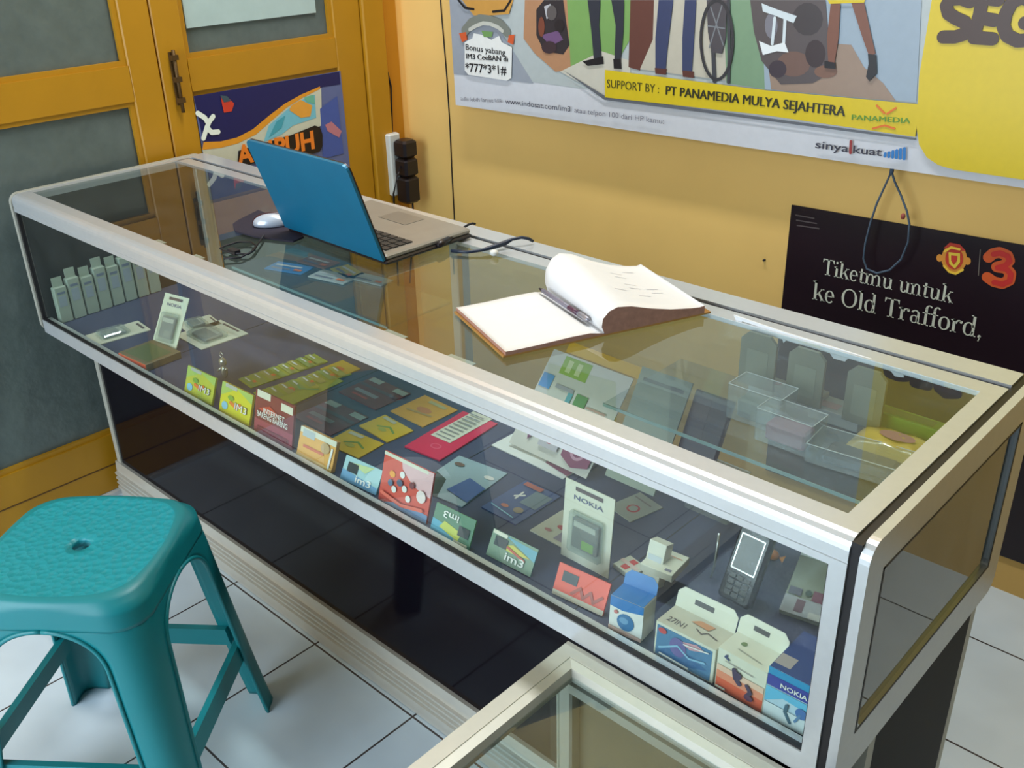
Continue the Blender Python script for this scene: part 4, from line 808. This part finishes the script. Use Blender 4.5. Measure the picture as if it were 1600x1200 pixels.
flat('voucher_card', (529, 612), (587, 640), (582, 588), 0.002, MAR, mari, 'dark maroon card lying flat, the further one', 'card', 'flat cards on the deck')
yx = [('r', 0, 0, 1, 1, rgbm(212, 178, 40)), ('l', [(.3, .4), (.55, .6), (.8, .45)], .05, rgbm(120, 150, 60)), ('e', .5, .35, .12, .06, rgbm(170, 170, 70)), ('r', .1, .8, .5, .93, rgbm(190, 190, 170))]
flat('voucher_card', (506, 692), (560, 716), (547, 671), 0.002, DY, yx, 'bright yellow card nearest the gold pack', 'card', 'flat cards on the deck')
flat('voucher_card', (561, 665), (605, 691), (600, 647), 0.002, DY, yx, 'bright yellow card in the middle of the three', 'card', 'flat cards on the deck')
flat('voucher_card', (610, 642), (661, 667), (661, 616), 0.002, rgbm(206, 156, 60), [('r', 0, 0, 1, 1, rgbm(206, 152, 50)), ('e', .5, .5, .2, .1, rgbm(190, 120, 70)), ('r', .3, .8, .8, .9, rgbm(170, 166, 120)), ('l', [(.2, .3), (.8, .4)], .05, rgbm(170, 140, 80))], 'orange-yellow card furthest back of the three yellow ones', 'card', 'flat cards on the deck')
flat('pink_card', (632, 697), (687, 719), (706, 636), 0.003, PINK, [('e', .55, .2, .14, .10, rgbm(226, 90, 120)), ('e', .55, .2, .10, .07, PINK)], 'crimson card partly covered by a white receipt', 'card')
flat('paper_slip', (673, 679), (703, 692), (733, 640), 0.0006, CREAM, [('r', .1, .06 + .1 * i, .85, .09 + .1 * i, rgbm(140, 140, 140)) for i in range(9)], 'white printed receipt lying over the crimson card', 'receipt', z=DK + 0.0036)
flat('blue_brochure', (645, 761), (722, 792), (715, 711), 0.002, rgbm(150, 176, 190), [('r', 0, 0, 1, 1, rgbm(156, 180, 190)), ('p', [(0, 0), (.5, 0), (.3, .4), (0, .5)], rgbm(60, 74, 70)), ('e', .8, .25, .10, .05, WHT), ('e', .85, .75, .10, .05, WHT), ('p', [(.5, .2), (1, .1), (1, .5), (.6, .6)], rgbm(70, 100, 160)), ('e', .2, .8, .1, .05, rgbm(120, 100, 90))], 'pale blue brochure lying flat behind the red patterned card', 'brochure')
flat('dark_blue_card', (752, 792), (806, 820), (812, 745), 0.002, NAVY, [('r', 0, 0, 1, 1, rgbm(64, 84, 136)), ('l', [(.25, .55), (.4, .65)], .06, WHT), ('l', [(.3, .7), (.33, .5)], .05, WHT), ('r', .5, .45, .95, .85, rgbm(110, 130, 140)), ('e', .35, .25, .1, .06, rgbm(190, 110, 80)), ('e', .7, .28, .12, .1, rgbm(150, 130, 100)), ('r', .1, .85, .6, .95, rgbm(180, 90, 70)), ('l', [(.1, .15), (.8, .08)], .03, SKY)], 'dark blue card with white mark lying flat in front of the white leaflet', 'card')
flat('folded_leaflet', (828, 828), (880, 856), (866, 790), 0.002, CREAM, [('e', .5, .5, .15, .08, rgbm(200, 80, 80)), ('r', .6, .1, .9, .5, rgbm(150, 140, 160)), ('e', .3, .25, .1, .05, rgbm(190, 120, 120))], 'white leaflet with red marks partly hidden by the white NOKIA pack', 'leaflet')
flat('ring_leaflet', (950, 790), (985, 815), (975, 752), 0.002, rgbm(170, 170, 156), [('e', .55, .4, .20, .20, rgbm(200, 60, 60)), ('e', .55, .4, .14, .14, rgbm(170, 170, 156)), ('r', .1, .75, .8, .8, rgbm(140, 130, 120))], 'grey leaflet with red ring print lying flat right of the white NOKIA pack', 'leaflet')
flat('purple_leaflet', (768, 695), (880, 748), (800, 655), 0.002, WHT, [('p', [(.12, .95), (.24, .32), (.36, .95)], rgbm(120, 60, 100)), ('p', [(.62, .95), (.66, .2), (1, .1), (1, .95)], rgbm(130, 60, 92)), ('e', .83, .45, .09, .09, rgbm(190, 140, 160)), ('e', .83, .45, .06, .06, rgbm(130, 60, 92)), ('r', .36, .35, .6, .9, rgbm(190, 184, 190)), ('e', .48, .65, .04, .06, rgbm(190, 70, 90))], 'white leaflet with purple shapes lying under the front rail', 'leaflet')

# leaning price sheet in the middle of the case
TLp = ony(866, 545, 0.42); TRp = ony(990, 592, 0.42); BLp = onz(767, 697, DK + 0.004) + Vector((0.03, 0.02, 0))
u = (TRp - TLp); v = TLp - BLp; v = v - u * (v.dot(u) / u.length_squared); v = v * ((TLp.z - DK - 0.009) / v.z); w_, h_ = u.length, v.length
card('price_sheet', TLp - v, u, v, w_, h_, 0.002, rgbm(206, 202, 192), [('r', .18, .80, .52, .98, rgbm(140, 176, 70)), ('r', .24, .83, .30, .95, rgbm(200, 210, 150)), ('r', .36, .83, .42, .95, rgbm(200, 210, 150)), ('r', .02, .62, .16, .76, rgbm(60, 140, 200)), ('r', .22, .66, .45, .70, rgbm(150, 150, 160)), ('r', .40, .50, .46, .66, rgbm(80, 160, 170)), ('r', .50, .56, .64, .68, rgbm(80, 140, 90)), ('r', .50, .48, .64, .54, rgbm(150, 90, 110)), ('r', .66, .58, .9, .60, rgbm(190, 150, 140)), ('r', .66, .52, .95, .54, rgbm(190, 110, 110)), ('r', .86, .40, .95, .52, rgbm(140, 150, 80)), ('p', [(.12, .30), (.20, .10), (.30, .30)], rgbm(120, 60, 100)), ('p', [(.62, .32), (.64, .10), (.80, .03), (.98, .08), (.98, .32)], rgbm(130, 60, 92)), ('e', .81, .19, .09, .09, rgbm(190, 140, 160)), ('e', .81, .19, .06, .06, rgbm(130, 60, 92)), ('r', .34, .10, .58, .30, rgbm(184, 178, 184)), ('e', .46, .2, .05, .06, rgbm(190, 70, 90))], 'white price sheet with green, blue and purple blocks leaning inside the case under the book', 'sheet')
a = TLp + Vector((0, 0.012, 0.006)); mbx = MB(); mbx.M = frame_from(a + u * .12 - v.normalized() * 0.01, u, v); mbx.box(0, 0, -0.006, w_ * .95, 0.022, 0, rgbm(222, 172, 50), bev=0.001)
o = mbx.build('yellow_folder'); tag(o, 'yellow edged folder standing behind the leaning price sheet', 'folder')

# white folded box and red thing behind the blue carton
stand('open_white_carton', (1000, 915), (1026, 927), (992, 838), 0.02, 0.02, CREAM, [('r', .1, .3, .9, .7, rgbm(190, 196, 200))], 'small white carton with orange corner standing behind the blue slim carton', 'box')
flat('flattened_carton', (1000, 880), (1050, 900), (1010, 845), 0.012, CREAM, [('r', .7, .1, .9, .2, rgbm(120, 120, 140)), ('l', [(.1, .8), (.9, .75)], .03, rgbm(216, 150, 120))], 'tilted white carton lid right of the small white carton', 'box', z=DK + 0.03)
flat('red_white_packet', (958, 880), (985, 900), (972, 858), 0.008, CREAM, [('r', .3, .1, .6, .9, REDC), ('r', .0, .4, .9, .6, rgbm(226, 200, 190))], 'white packet with red ribbon print lying behind the slim blue carton', 'packet')
# grey stand-up stick behind the NOKIA blister
# key charm
t = thing('silver_charm', onz(352, 590, DK)[:], 'small silver doll-like phone charm standing behind the lime green packs', 'charm')
c = WORLD[t.name]; SM = mat('silver_charm_metal', (190, 190, 186), 0.2, 0.7)
mb = MB(); mb.ellip(c + Vector((0, 0, 0.014)), (0.009, 0.007, 0.014), SM); mb.ellip(c + Vector((0, 0, 0.036)), (0.010, 0.008, 0.010), SM); mb.tube([c + Vector((-.008, 0, .02)), c + Vector((-.018, -.004, .012))], .003, SM); mb.tube([c + Vector((.008, 0, .02)), c + Vector((.018, -.004, .026))], .003, SM); sub(mb, 'figure', t)
mb = MB(); mb.tube([c + Vector((0.006 * math.cos(a * .6), 0, .052 + 0.006 * math.sin(a * .6))) for a in range(11)], .001, SM, 6); sub(mb, 'ring', t)

# mobile phone standing, clear case, packet at right
P0 = onz(1145, 950, DK)
t = thing('mobile_phone', (P0.x, P0.y, DK), 'black mobile phone with silver outlined screen standing near the right end', 'phone')
Mf = frame_from(P0 + Vector((-0.028, 0.0, 0.009)), Vector((1, -0.05, 0)), Vector((0, 0.45, 0.9)))
mb = MB(); mb.M = Mf; mb.box(0, 0, -0.016, 0.052, 0.108, 0, mat('black_phone_shell', (26, 24, 30), 0.25), bev=0.004); sub(mb, 'phone_body', t)
mb = MB(); mb.M = Mf; mb.ribbon([(0.008, 0.046), (0.044, 0.046), (0.044, 0.096), (0.008, 0.096), (0.008, 0.046)], 0.0018, SM, 0.0008); mb.add([(.008, .046, .0004), (.044, .046, .0004), (.044, .096, .0004), (.008, .096, .0004)], [[0, 1, 2, 3]], mat('dark_phone_screen', (60, 60, 54), 0.15)); sub(mb, 'phone_screen', t)
mb = MB(); mb.M = Mf
for r in range(4):
    for cc in range(3): mb.box(0.010 + cc * 0.0115, 0.008 + r * 0.0085, 0, 0.019 + cc * 0.0115, 0.0135 + r * 0.0085, 0.0012, mat('grey_phone_key', (90, 90, 90), 0.4))
sub(mb, 'keypad', t)
q = onz(1112, 885, DK + 0.02); mb = MB(); mb.tube([q + Vector((0.0, 0.0, -0.0195)), q + Vector((0.002, .004, 0.0)), q + Vector((0.0, .012, 0.03)), q + Vector((-.004, .02, .045))], 0.002, SM); o = mb.build('silver_stylus'); tag(o, 'thin curved silver strip standing left of the black phone', 'stylus')
stand('clear_packet', (1216, 962), (1283, 985), (1248, 872), 0.08, 0.012, rgbm(140, 142, 120), [('r', 0, 0, 1, .28, rgbm(170, 166, 166)), ('r', .3, .05, .5, .25, rgbm(110, 70, 80)), ('r', .6, .28, .95, .45, rgbm(120, 50, 70)), ('r', .05, .3, .35, .42, rgbm(90, 84, 96)), ('r', .0, .95, 1, 1, rgbm(220, 224, 220)), ('r', .65, .0, .98, .1, rgbm(196, 190, 180)), ('e', .5, .38, .08, .08, rgbm(60, 76, 60))], 'grey-green cellophane packet standing in the right front corner behind the cartons', 'packet')
for i, (x, y, cl, nm) in enumerate(((1192, 853, (222, 160, 50), 'orange'), (1206, 862, (214, 130, 50), 'amber'), (1180, 868, (210, 190, 60), 'yellow'))):
    q = onz(x, y + 12, DK); mb = MB(); mb.ellip(q + Vector((0, 0, 0.0085)), (0.011, 0.008, 0.008), mat('sweet_' + nm, cl, 0.3), 12, 8)
    mb.add([q + Vector(p) for p in ((-.011, 0, .0085), (-.019, -.005, .0125), (-.019, .005, .0055), (.011, 0, .0085), (.019, -.005, .0055), (.019, .005, .0125))], [[0, 1, 2], [3, 4, 5]], mat('sweet_' + nm, cl))
    o = mb.build('wrapped_sweet'); tag(o, '%s wrapped sweet on the deck right of the black phone' % nm, 'sweet', 'wrapped sweets by the phone')

# white packets ranged along the left end
PKW = mat('off_white_packet', (158, 168, 154), 0.5, var=0.12, scale=20)
def packet(i, y):
    h = 0.088 + 0.010 * (i % 2) + 0.003 * i
    mb = MB(); x0 = 0.052 - 0.002 * i
    mb.box(x0 - 0.018, y, DK, x0, y + 0.030, DK + h, PKW, bev=0.002)
    mb.box(x0 - 0.011, y + 0.003, DK + h, x0 - 0.009, y + 0.027, DK + h + 0.022, PKW)
    mb.box(x0, y + 0.006, DK + h * .45, x0 + 0.0006, y + 0.024, DK + h * .75, rgbm(150, 160, 170)); mb.box(x0, y + 0.006, DK + h * .8, x0 + 0.0006, y + 0.024, DK + h * .86, rgbm(110, 120, 140))
    o = mb.build('hang_tab_packet')
    place = ['nearest the front glass', 'second from the front glass', 'third from the front glass', 'fourth from the front glass', 'fifth from the front glass', 'sixth from the front glass', 'seventh from the front glass', 'furthest from the front glass'][i]
    tag(o, 'off-white hang-tab packet in the row at the left end, ' + place, 'packet', 'off-white packets in a row at the left end')
for i in range(8): packet(i, 0.030 + i * 0.034)

# things on the rear glass shelf, right
SH = Z(-0.1148)
def clearbox(px, w_, d_, h_, rz, label, inner=None, z=SH):
    q = onz(*px, z + h_ / 2); q.y = min(q.y, 0.400 - d_ / 2) if z < SH else min(q.y, 0.446 - d_ / 2); mb = MB(); M = Matrix.Translation((q.x, q.y, z)) @ Matrix.Rotation(rz, 4, 'Z'); mb.M = M
    mb.box(-w_ / 2, -d_ / 2, 0, w_ / 2, d_ / 2, h_, CLEARP, bev=0.002)
    o = mb.build('clear_plastic_box'); tag(o, label, 'plastic box', 'clear plastic boxes in the case')
    if inner:
        b = MB(); b.M = M; b.box(-w_ * .35, -d_ * .35, 0.003, w_ * .35, d_ * .35, h_ * .6, inner, bev=0.003); sub(b, 'contents', o)
    for e in ((-w_ / 2, -d_ / 2, w_ / 2, -d_ / 2), (-w_ / 2, -d_ / 2, -w_ / 2, d_ / 2)):
        pass
    b = MB(); b.M = M; g = rgbm(200, 204, 200)
    for (x0, y0_, x1, y1_) in ((-w_ / 2, -d_ / 2, w_ / 2, -d_ / 2 + .0012), (-w_ / 2, d_ / 2 - .0012, w_ / 2, d_ / 2), (-w_ / 2, -d_ / 2, -w_ / 2 + .0012, d_ / 2), (w_ / 2 - .0012, -d_ / 2, w_ / 2, d_ / 2)): b.box(x0, y0_, h_, x1, y1_, h_ + 0.0008, g)
    sub(b, 'rim', o)
    return o
clearbox((1190, 630), 0.085, 0.05, 0.055, 0.0, 'tall clear plastic box with grey contents on the rear shelf', mat('grey_green_contents', (126, 132, 116), 0.5))
clearbox((1235, 668), 0.085, 0.045, 0.05, 0.0, 'clear plastic box with pink contents on the rear shelf', mat('pink_contents', (170, 110, 124), 0.5))
clearbox((1168, 730), 0.080, 0.06, 0.070, 0.0, 'clear plastic box on the deck just behind the front rail', mat('grey_pink_contents', (170, 150, 150), 0.5), z=DK + 0.0005)
clearbox((1345, 715), 0.13, 0.06, 0.028, 0.1, 'shallow clear plastic tray in front of the yellow bag', mat('black_contents', (70, 66, 60), 0.4))
def shelfbox(name, px, w_, d_, h_, rz, base, items, label, cat, z=SH, group=None):
    q = onz(*px, z + h_); mb = MB(); mb.M = Matrix.Translation((min(q.x, 1.965 - w_ / 2), min(q.y, 0.446 - d_ / 2), z + 0.0003)) @ Matrix.Rotation(rz, 4, 'Z') @ Matrix.Translation((-w_ / 2, -d_ / 2, 0))
    mb.box(0, 0, 0, w_, d_, h_, base, bev=0.001); artwork(mb, w_, d_, items, h_); o = mb.build(name); return tag(o, label, cat, group)
shelfbox('white_carton', (1222, 596), 0.080, 0.035, 0.022, 0.0, rgbm(190, 190, 184), [('e', .5, .5, .07, .07, rgbm(190, 60, 70)), ('r', .1, .2, .4, .5, rgbm(160, 160, 160)), ('r', .6, .5, .9, .8, rgbm(170, 170, 170))], 'white carton with red spot at the back of the rear shelf', 'box')
shelfbox('white_envelope_stack', (1320, 632), 0.075, 0.045, 0.02, 0.0, rgbm(186, 188, 184), [('r', .1, .2, .5, .6, rgbm(200, 150, 140)), ('r', .55, .3, .9, .8, rgbm(210, 210, 206))], 'stack of white envelopes left of the green packet', 'envelopes')
shelfbox('white_envelope_stack', (1272, 612), 0.035, 0.03, 0.028, 0.0, rgbm(180, 176, 170), [('r', .1, .2, .8, .5, rgbm(190, 120, 110))], 'small pile of cards between the white carton and the envelopes', 'cards')
shelfbox('green_packet', (1428, 640), 0.10, 0.028, 0.034, 0.0, rgbm(120, 170, 50), [('r', .1, .2, .9, .8, rgbm(96, 130, 50))], 'lime green packet at the right end of the rear shelf', 'packet')
# dark phone box and grey card seen through the middle of the top glass
q = onz(1100, 668, Z(-0.2)); mb = MB(); mb.M = frame_from(q, Vector((1, 0, 0)), Vector((0, 0.45, 0.9))); mb.box(-0.035, -0.118, -0.012, 0.035, 0.055, 0, rgbm(40, 38, 52), bev=0.002); mb.box(-0.028, -0.03, 0, 0.0, 0.05, 0.0006, rgbm(60, 50, 60))
o = mb.build('dark_phone_box'); tag(o, 'dark box standing upright left of the clear boxes', 'box')
q = onz(1020, 650, Z(-0.2)); mb = MB(); mb.M = frame_from(q, Vector((1, 0, 0)), Vector((0, 0.5, 0.87))); mb.box(-0.05, -0.122, -0.003, 0.05, 0.072, 0, rgbm(140, 150, 132)); mb.box(-0.04, 0.05, 0, 0.04, 0.056, 0.0006, rgbm(80, 90, 84))
o = mb.build('grey_card'); tag(o, 'pale grey-green card standing right of the price sheet', 'card')
# yellow cellophane bag
def bag():
    q = onz(1400, 695, SH + 0.02); mb = MB(); n, m_ = 14, 10; vs = []; M = Matrix.Translation((q.x, q.y, SH)) @ Matrix.Rotation(0.05, 4, 'Z'); YB = mat('yellow_cellophane', (206, 170, 70), 0.25, var=0.3, scale=40, coat=0.5)
    for side in (1, 0):
        for j in range(m_ + 1):
            for i in range(n + 1):
                a, b = i / n * 2 - 1, j / m_ * 2 - 1; puff = (1 - a * a) ** .5 * (1 - b * b) ** .5
                x = a * .055; y = b * .035; z = 0.016 + (puff * .016 * (1 if side else -0.95)) + .0018 * math.sin(a * 9 + b * 7) * puff; vs.append((x, y, max(z, 0.0003)))
    S = (n + 1) * (m_ + 1); fs = []
    for j in range(m_):
        for i in range(n):
            k = j * (n + 1) + i; fs.append([k, k + 1, k + n + 2, k + n + 1]); fs.append([S + k, S + k + n + 1, S + k + n + 2, S + k + 1])
    mb.M = M; mb.add(vs, fs, YB, True); mb.disc(0, 0, .024, .012, rgbm(170, 110, 110), 0.0330); o = mb.build('yellow_bag')
    return tag(o, 'puffy yellow cellophane bag on the rear shelf at the right', 'bag')
bag()
# translucent pouches hanging in front of the white toothed strip at the back
mb = MB(); yb = D - 0.082
prof = [ony(x, y, yb) for x, y in ((1146, 492), (1225, 519), (1320, 548), (1412, 577), (1412, 590), (1398, 588), (1392, 580), (1328, 557), (1320, 565), (1302, 560), (1294, 548), (1232, 527), (1224, 536), (1220, 522), (1160, 502), (1153, 510), (1149, 499))]  # white band with a notched lower edge
mb.slab(prof[::-1], Vector((0, 0.002, 0)), mat('white_toothed_strip', (236, 238, 240), 0.4, var=0.02)); o = mb.build('toothed_strip'); tag(o, 'white toothed strip along the rear glass under the back rail', 'strip')
for (x0, y0_, x1, h_, lab) in ((1163, 512, 1218, 62, 'leftmost of the cloudy pouches hanging from the white toothed strip'), (1238, 536, 1294, 62, 'cloudy pouch in the middle under the white toothed strip'), (1330, 566, 1390, 58, 'rightmost of the cloudy pouches hanging from the white toothed strip')):
    Y = yb - 0.006; a, b = ony(x0, y0_, Y), ony(x1, y0_ + (x1 - x0) * .33, Y); w_ = (b.x - a.x); mb = MB(); zt = (a.z + b.z) / 2; hh = 0.085; c = w_ * .2
    mb.M = wplane(Y, 0); mb.prism([(a.x, zt - hh), (b.x, zt - hh), (b.x, zt - c), (b.x - c, zt), (a.x + c, zt), (a.x, zt - c)], 0, 0.006, 'z', mat('cloudy_green_pouch', (120, 122, 98), 0.35, var=0.2, scale=25))
    mb.box(a.x + w_ * .2, zt - hh * .85, 0.006, b.x - w_ * .2, zt - hh * .3, 0.0065, rgbm(132, 136, 112)); o = mb.build('hanging_pouch'); tag(o, lab, 'pouch', 'cloudy pouches at the back of the case')
# papers on the left rear shelf under the laptop
for i, (px, w_, d_, rz, cl, lab) in enumerate((((520, 432), .10, .05, .2, (180, 186, 180), 'white slip on the left rear shelf below the laptop'), ((560, 418), .08, .045, -.2, (190, 170, 60), 'yellow-green slip on the left rear shelf below the laptop'), ((500, 408), .09, .05, .1, (150, 110, 90), 'brown patterned slip on the left rear shelf below the laptop'), ((610, 425), .09, .04, .15, (190, 190, 176), 'cream slip at the right end of the left rear shelf'), ((452, 418), .10, .05, .3, (60, 120, 170), 'blue slip at the left end of the left rear shelf'))):
    shelfbox('printed_slip', px, w_, d_, 0.003, rz, rgbm(*cl), [('r', .1, .2, .6, .35, rgbm(120, 120, 130)), ('r', .1, .55, .8, .7, rgbm(200, 200, 196)), ('r', .7, .2, .9, .4, ORG)], lab, 'slip', z=Z(-0.1546), group='printed slips on the left rear shelf')
for (px, w_, lab) in (((252, 378), .030, 'small paper label under the top glass by the front rail, leftmost'), ((306, 403), .030, 'small paper label under the top glass by the front rail, second from left'), ((620, 522), .045, 'small paper label under the top glass by the front rail below the laptop reflection'), ((710, 568), .050, 'small paper label under the top glass by the front rail below the open book')):
    q = onz(*px, Z(-0.008)); mb = MB(); mb.box(q.x - w_ / 2, 0.0425, Z(-0.0078), q.x + w_ / 2, 0.060, Z(-0.0068), rgbm(186, 186, 172)); o = mb.build('paper_label'); tag(o, lab, 'label', 'paper labels under the top glass')
# pink charm hanging inside the right end
q = onx(1493, 790, L - 0.03); t = thing('pink_charm', q[:], 'small pink charm hanging inside the right end glass', 'charm')
mb = MB(); mb.ellip(q, (0.010, 0.013, 0.022), mat('pink_plastic', (196, 110, 140), 0.4), 14, 10); mb.ellip(q + Vector((0, 0, 0.026)), (0.009, 0.010, 0.010), mat('pink_plastic', (196, 110, 140)), 12, 8); sub(mb, 'charm_body', t)
mb = MB(); mb.tube([q + Vector((0, 0, .036)), Vector((q.x, q.y, Z(-0.018)))], 0.0008, SM, 6); sub(mb, 'thread', t)
# white papers in the low counter
mb = MB(); a = onz(800, 1175, 0.215); a.x = CX0 + 0.125; mb.M = Matrix.Translation((a.x, CY1 - 0.15, 0.1935)) @ Matrix.Rotation(0.5, 4, 'Z'); mb.box(-0.07, -0.05, 0, 0.07, 0.05, 0.022, PAPER)
for k in range(4): mb.box(-0.06, -0.04 + k * 0.02, 0.022, 0.055, -0.036 + k * 0.02, 0.0224, rgbm(160, 160, 156))
o = mb.build('paper_stack'); tag(o, 'stack of white printed papers inside the low foreground counter', 'papers')

# ------------------------------------------------------------------ plastic stool
def stool():
    cx, cy, rot, HT = 0.889, -0.333, math.radians(39), 0.50
    tO = thing('plastic_stool', (cx, cy, 0), 'teal plastic stool with textured seat and pierced centre, before the long counter', 'stool')
    TE = mat('teal_plastic', (10, 122, 128), 0.42, var=0.06, scale=14, bump=0.03)
    A_T, A_B = 0.150, 0.198            # half side under the seat and at the feet
    def half(z): return A_B + (A_T - A_B) * (z / HT) ** 0.9
    def pnt(side, u, z, inset=0.0):    # u in metres from the middle of the side, rounded corner of radius r
        a = half(z) - inset; r = 0.055 * (0.35 + 0.65 * z / HT) + 0.004; flat_ = a - r; 
        if abs(u) <= flat_: x, y = u, -a
        else:
            s_ = 1 if u > 0 else -1; ang = min((abs(u) - flat_) / r, math.pi / 2 * 1.0); x = s_ * (flat_ + r * math.sin(ang)); y = -a + r * (1 - math.cos(ang))
        th = rot + side * math.pi / 2; return Vector((cx + x * math.cos(th) - y * math.sin(th), cy + x * math.sin(th) + y * math.cos(th), z))
    def umax(z): r = 0.055 * (0.35 + 0.65 * z / HT) + 0.004; return half(z) - r + r * math.pi / 4
    ZA = HT - 0.050                     # top of the arches
    def wopen(z):                       # half width of the opening at height z
        a = umax(z); leg = 0.047 + 0.012 * (z / HT)
        full = a - leg
        if z >= ZA: return 0.0
        k = min(1.0, (ZA - z) / 0.075); return full * (1 - (1 - k) ** 2.6) ** (1 / 2.0)
    zs = [0.0, 0.01, 0.05, 0.10, 0.15, 0.20, 0.25, 0.29, 0.32] + [ZA - 0.075 * (1 - math.cos(math.pi / 2 * (1 - i / 12))) for i in range(13)]
    zs = sorted(set(round(z, 5) for z in zs if z <= ZA))
    n = 10
    for k in range(4):
        mb = MB(); vs = []
        for z in zs:
            wo = wopen(z); um = umax(z)
            for i in range(n + 1):
                f = i / n
                if f <= .5: g = f * 2; p = pnt(k, wo + (um - wo) * g, z)
                else: g = (f - .5) * 2; p = pnt(k + 1, -um + (um - wo) * g, z)
                vs.append(p)
        fs = [[j * (n + 1) + i, j * (n + 1) + i + 1, (j + 1) * (n + 1) + i + 1, (j + 1) * (n + 1) + i] for j in range(len(zs) - 1) for i in range(n)]
        # rolled rims along both edges
        mb.add(vs, fs, TE, True); o = sub(mb, 'leg', tO); md = o.modifiers.new('wall', 'SOLIDIFY'); md.thickness = 0.005; md.offset = -1
        b = MB()
        for i in (0, n):
            c = (cx, cy); P = []
            for j in range(len(zs)):
                p = vs[j * (n + 1) + i]; P.append(p)
            b.tube(P, 0.0038, TE, 6)
        sub(b, 'leg_rim', o)
    for k in range(4):                  # stretcher ring
        mb = MB(); vs = []; Zs = (0.150, 0.154, 0.186, 0.190); n2 = 8
        for z in Zs:
            a = umax(z) - 0.035
            for i in range(n2 + 1): vs.append(pnt(k, -a + 2 * a * i / n2, z, 0.004))
        fs = [[j * (n2 + 1) + i, j * (n2 + 1) + i + 1, (j + 1) * (n2 + 1) + i + 1, (j + 1) * (n2 + 1) + i] for j in range(3) for i in range(n2)]
        mb.add(vs, fs, TE); o = sub(mb, 'stretcher', tO); md = o.modifiers.new('wall', 'SOLIDIFY'); md.thickness = 0.012; md.offset = -1
    # seat: apron, rounded shoulder and a top with embossed pattern and a hole
    mb = MB(); N = 96; rings = []
    def ring(fn): rings.append([fn(i) for i in range(N)])
    def around(i, z, grow=0.0, toround=0.0, rr=None):
        k = i * 4 / N; side = int(k); f = (k - side) * 2 - 1; um = umax(min(z, HT)); p = pnt(side, f * um, z, -grow)
        q = Vector((p.x - cx, p.y - cy, 0)); 
        if rr is not None:
            qc = q.normalized() * rr; q = q.normalized() * (q.length * (1 - toround) * (rr / 0.17) + qc.length * toround)
        return Vector((cx + q.x, cy + q.y, z))
    for z in (ZA, ZA + 0.006, ZA + 0.014, HT - 0.024, HT - 0.016): ring(lambda i, z=z: around(i, z))
    RT = 0.165
    for rr, z, tr in ((RT, HT - 0.010, .22), (RT - .003, HT - 0.004, .25), (RT - .009, HT, .28), (RT - .020, HT + 0.0012, .4), (RT - .03, HT + 0.0005, .6), (0.115, HT, .85), (0.09, HT - .0005, 1), (0.05, HT - 0.001, 1), (0.03, HT - .001, 1), (0.0155, HT - 0.001, 1), (0.0145, HT - 0.004, 1), (0.0145, HT - 0.014, 1)):
        ring(lambda i, rr=rr, z=z, tr=tr: around(i, z, 0, tr, rr))
    vs = [p for r in rings for p in r]; fs = [[j * N + i, j * N + (i + 1) % N, (j + 1) * N + (i + 1) % N, (j + 1) * N + i] for j in range(len(rings) - 1) for i in range(N)]
    TS_ = bpy.data.materials.new('teal_textured_seat'); TS_.use_nodes = True; nt = TS_.node_tree; b = nt.nodes['Principled BSDF']
    b.inputs[0].default_value = srgb((18, 138, 148)) + (1,); b.inputs['Roughness'].default_value = 0.4
    tc = nt.nodes.new('ShaderNodeTexCoord'); vo = nt.nodes.new('ShaderNodeTexVoronoi'); vo.inputs['Scale'].default_value = 85; bp = nt.nodes.new('ShaderNodeBump'); bp.inputs['Strength'].default_value = 0.55; bp.inputs['Distance'].default_value = 0.004
    nt.links.new(tc.outputs['Object'], vo.inputs[0]); nt.links.new(vo.outputs[0], bp.inputs['Height']); nt.links.new(bp.outputs[0], b.inputs['Normal'])
    mb.add(vs, [f for f in fs if f[0] < 8 * N], TE, True); base_n = len(mb.v)
    k = mb.mi(TS_)
    for f in fs:
        if f[0] >= 8 * N: mb.f.append(f); mb.m.append(k); mb.sm.append(True)
    o = sub(mb, 'seat', tO, 'textured seat with a round centre hole'); md = o.modifiers.new('wall', 'SOLIDIFY'); md.thickness = 0.004; md.offset = -1
stool()

for o in SC.objects:
    if '_o' in o: del o['_o']
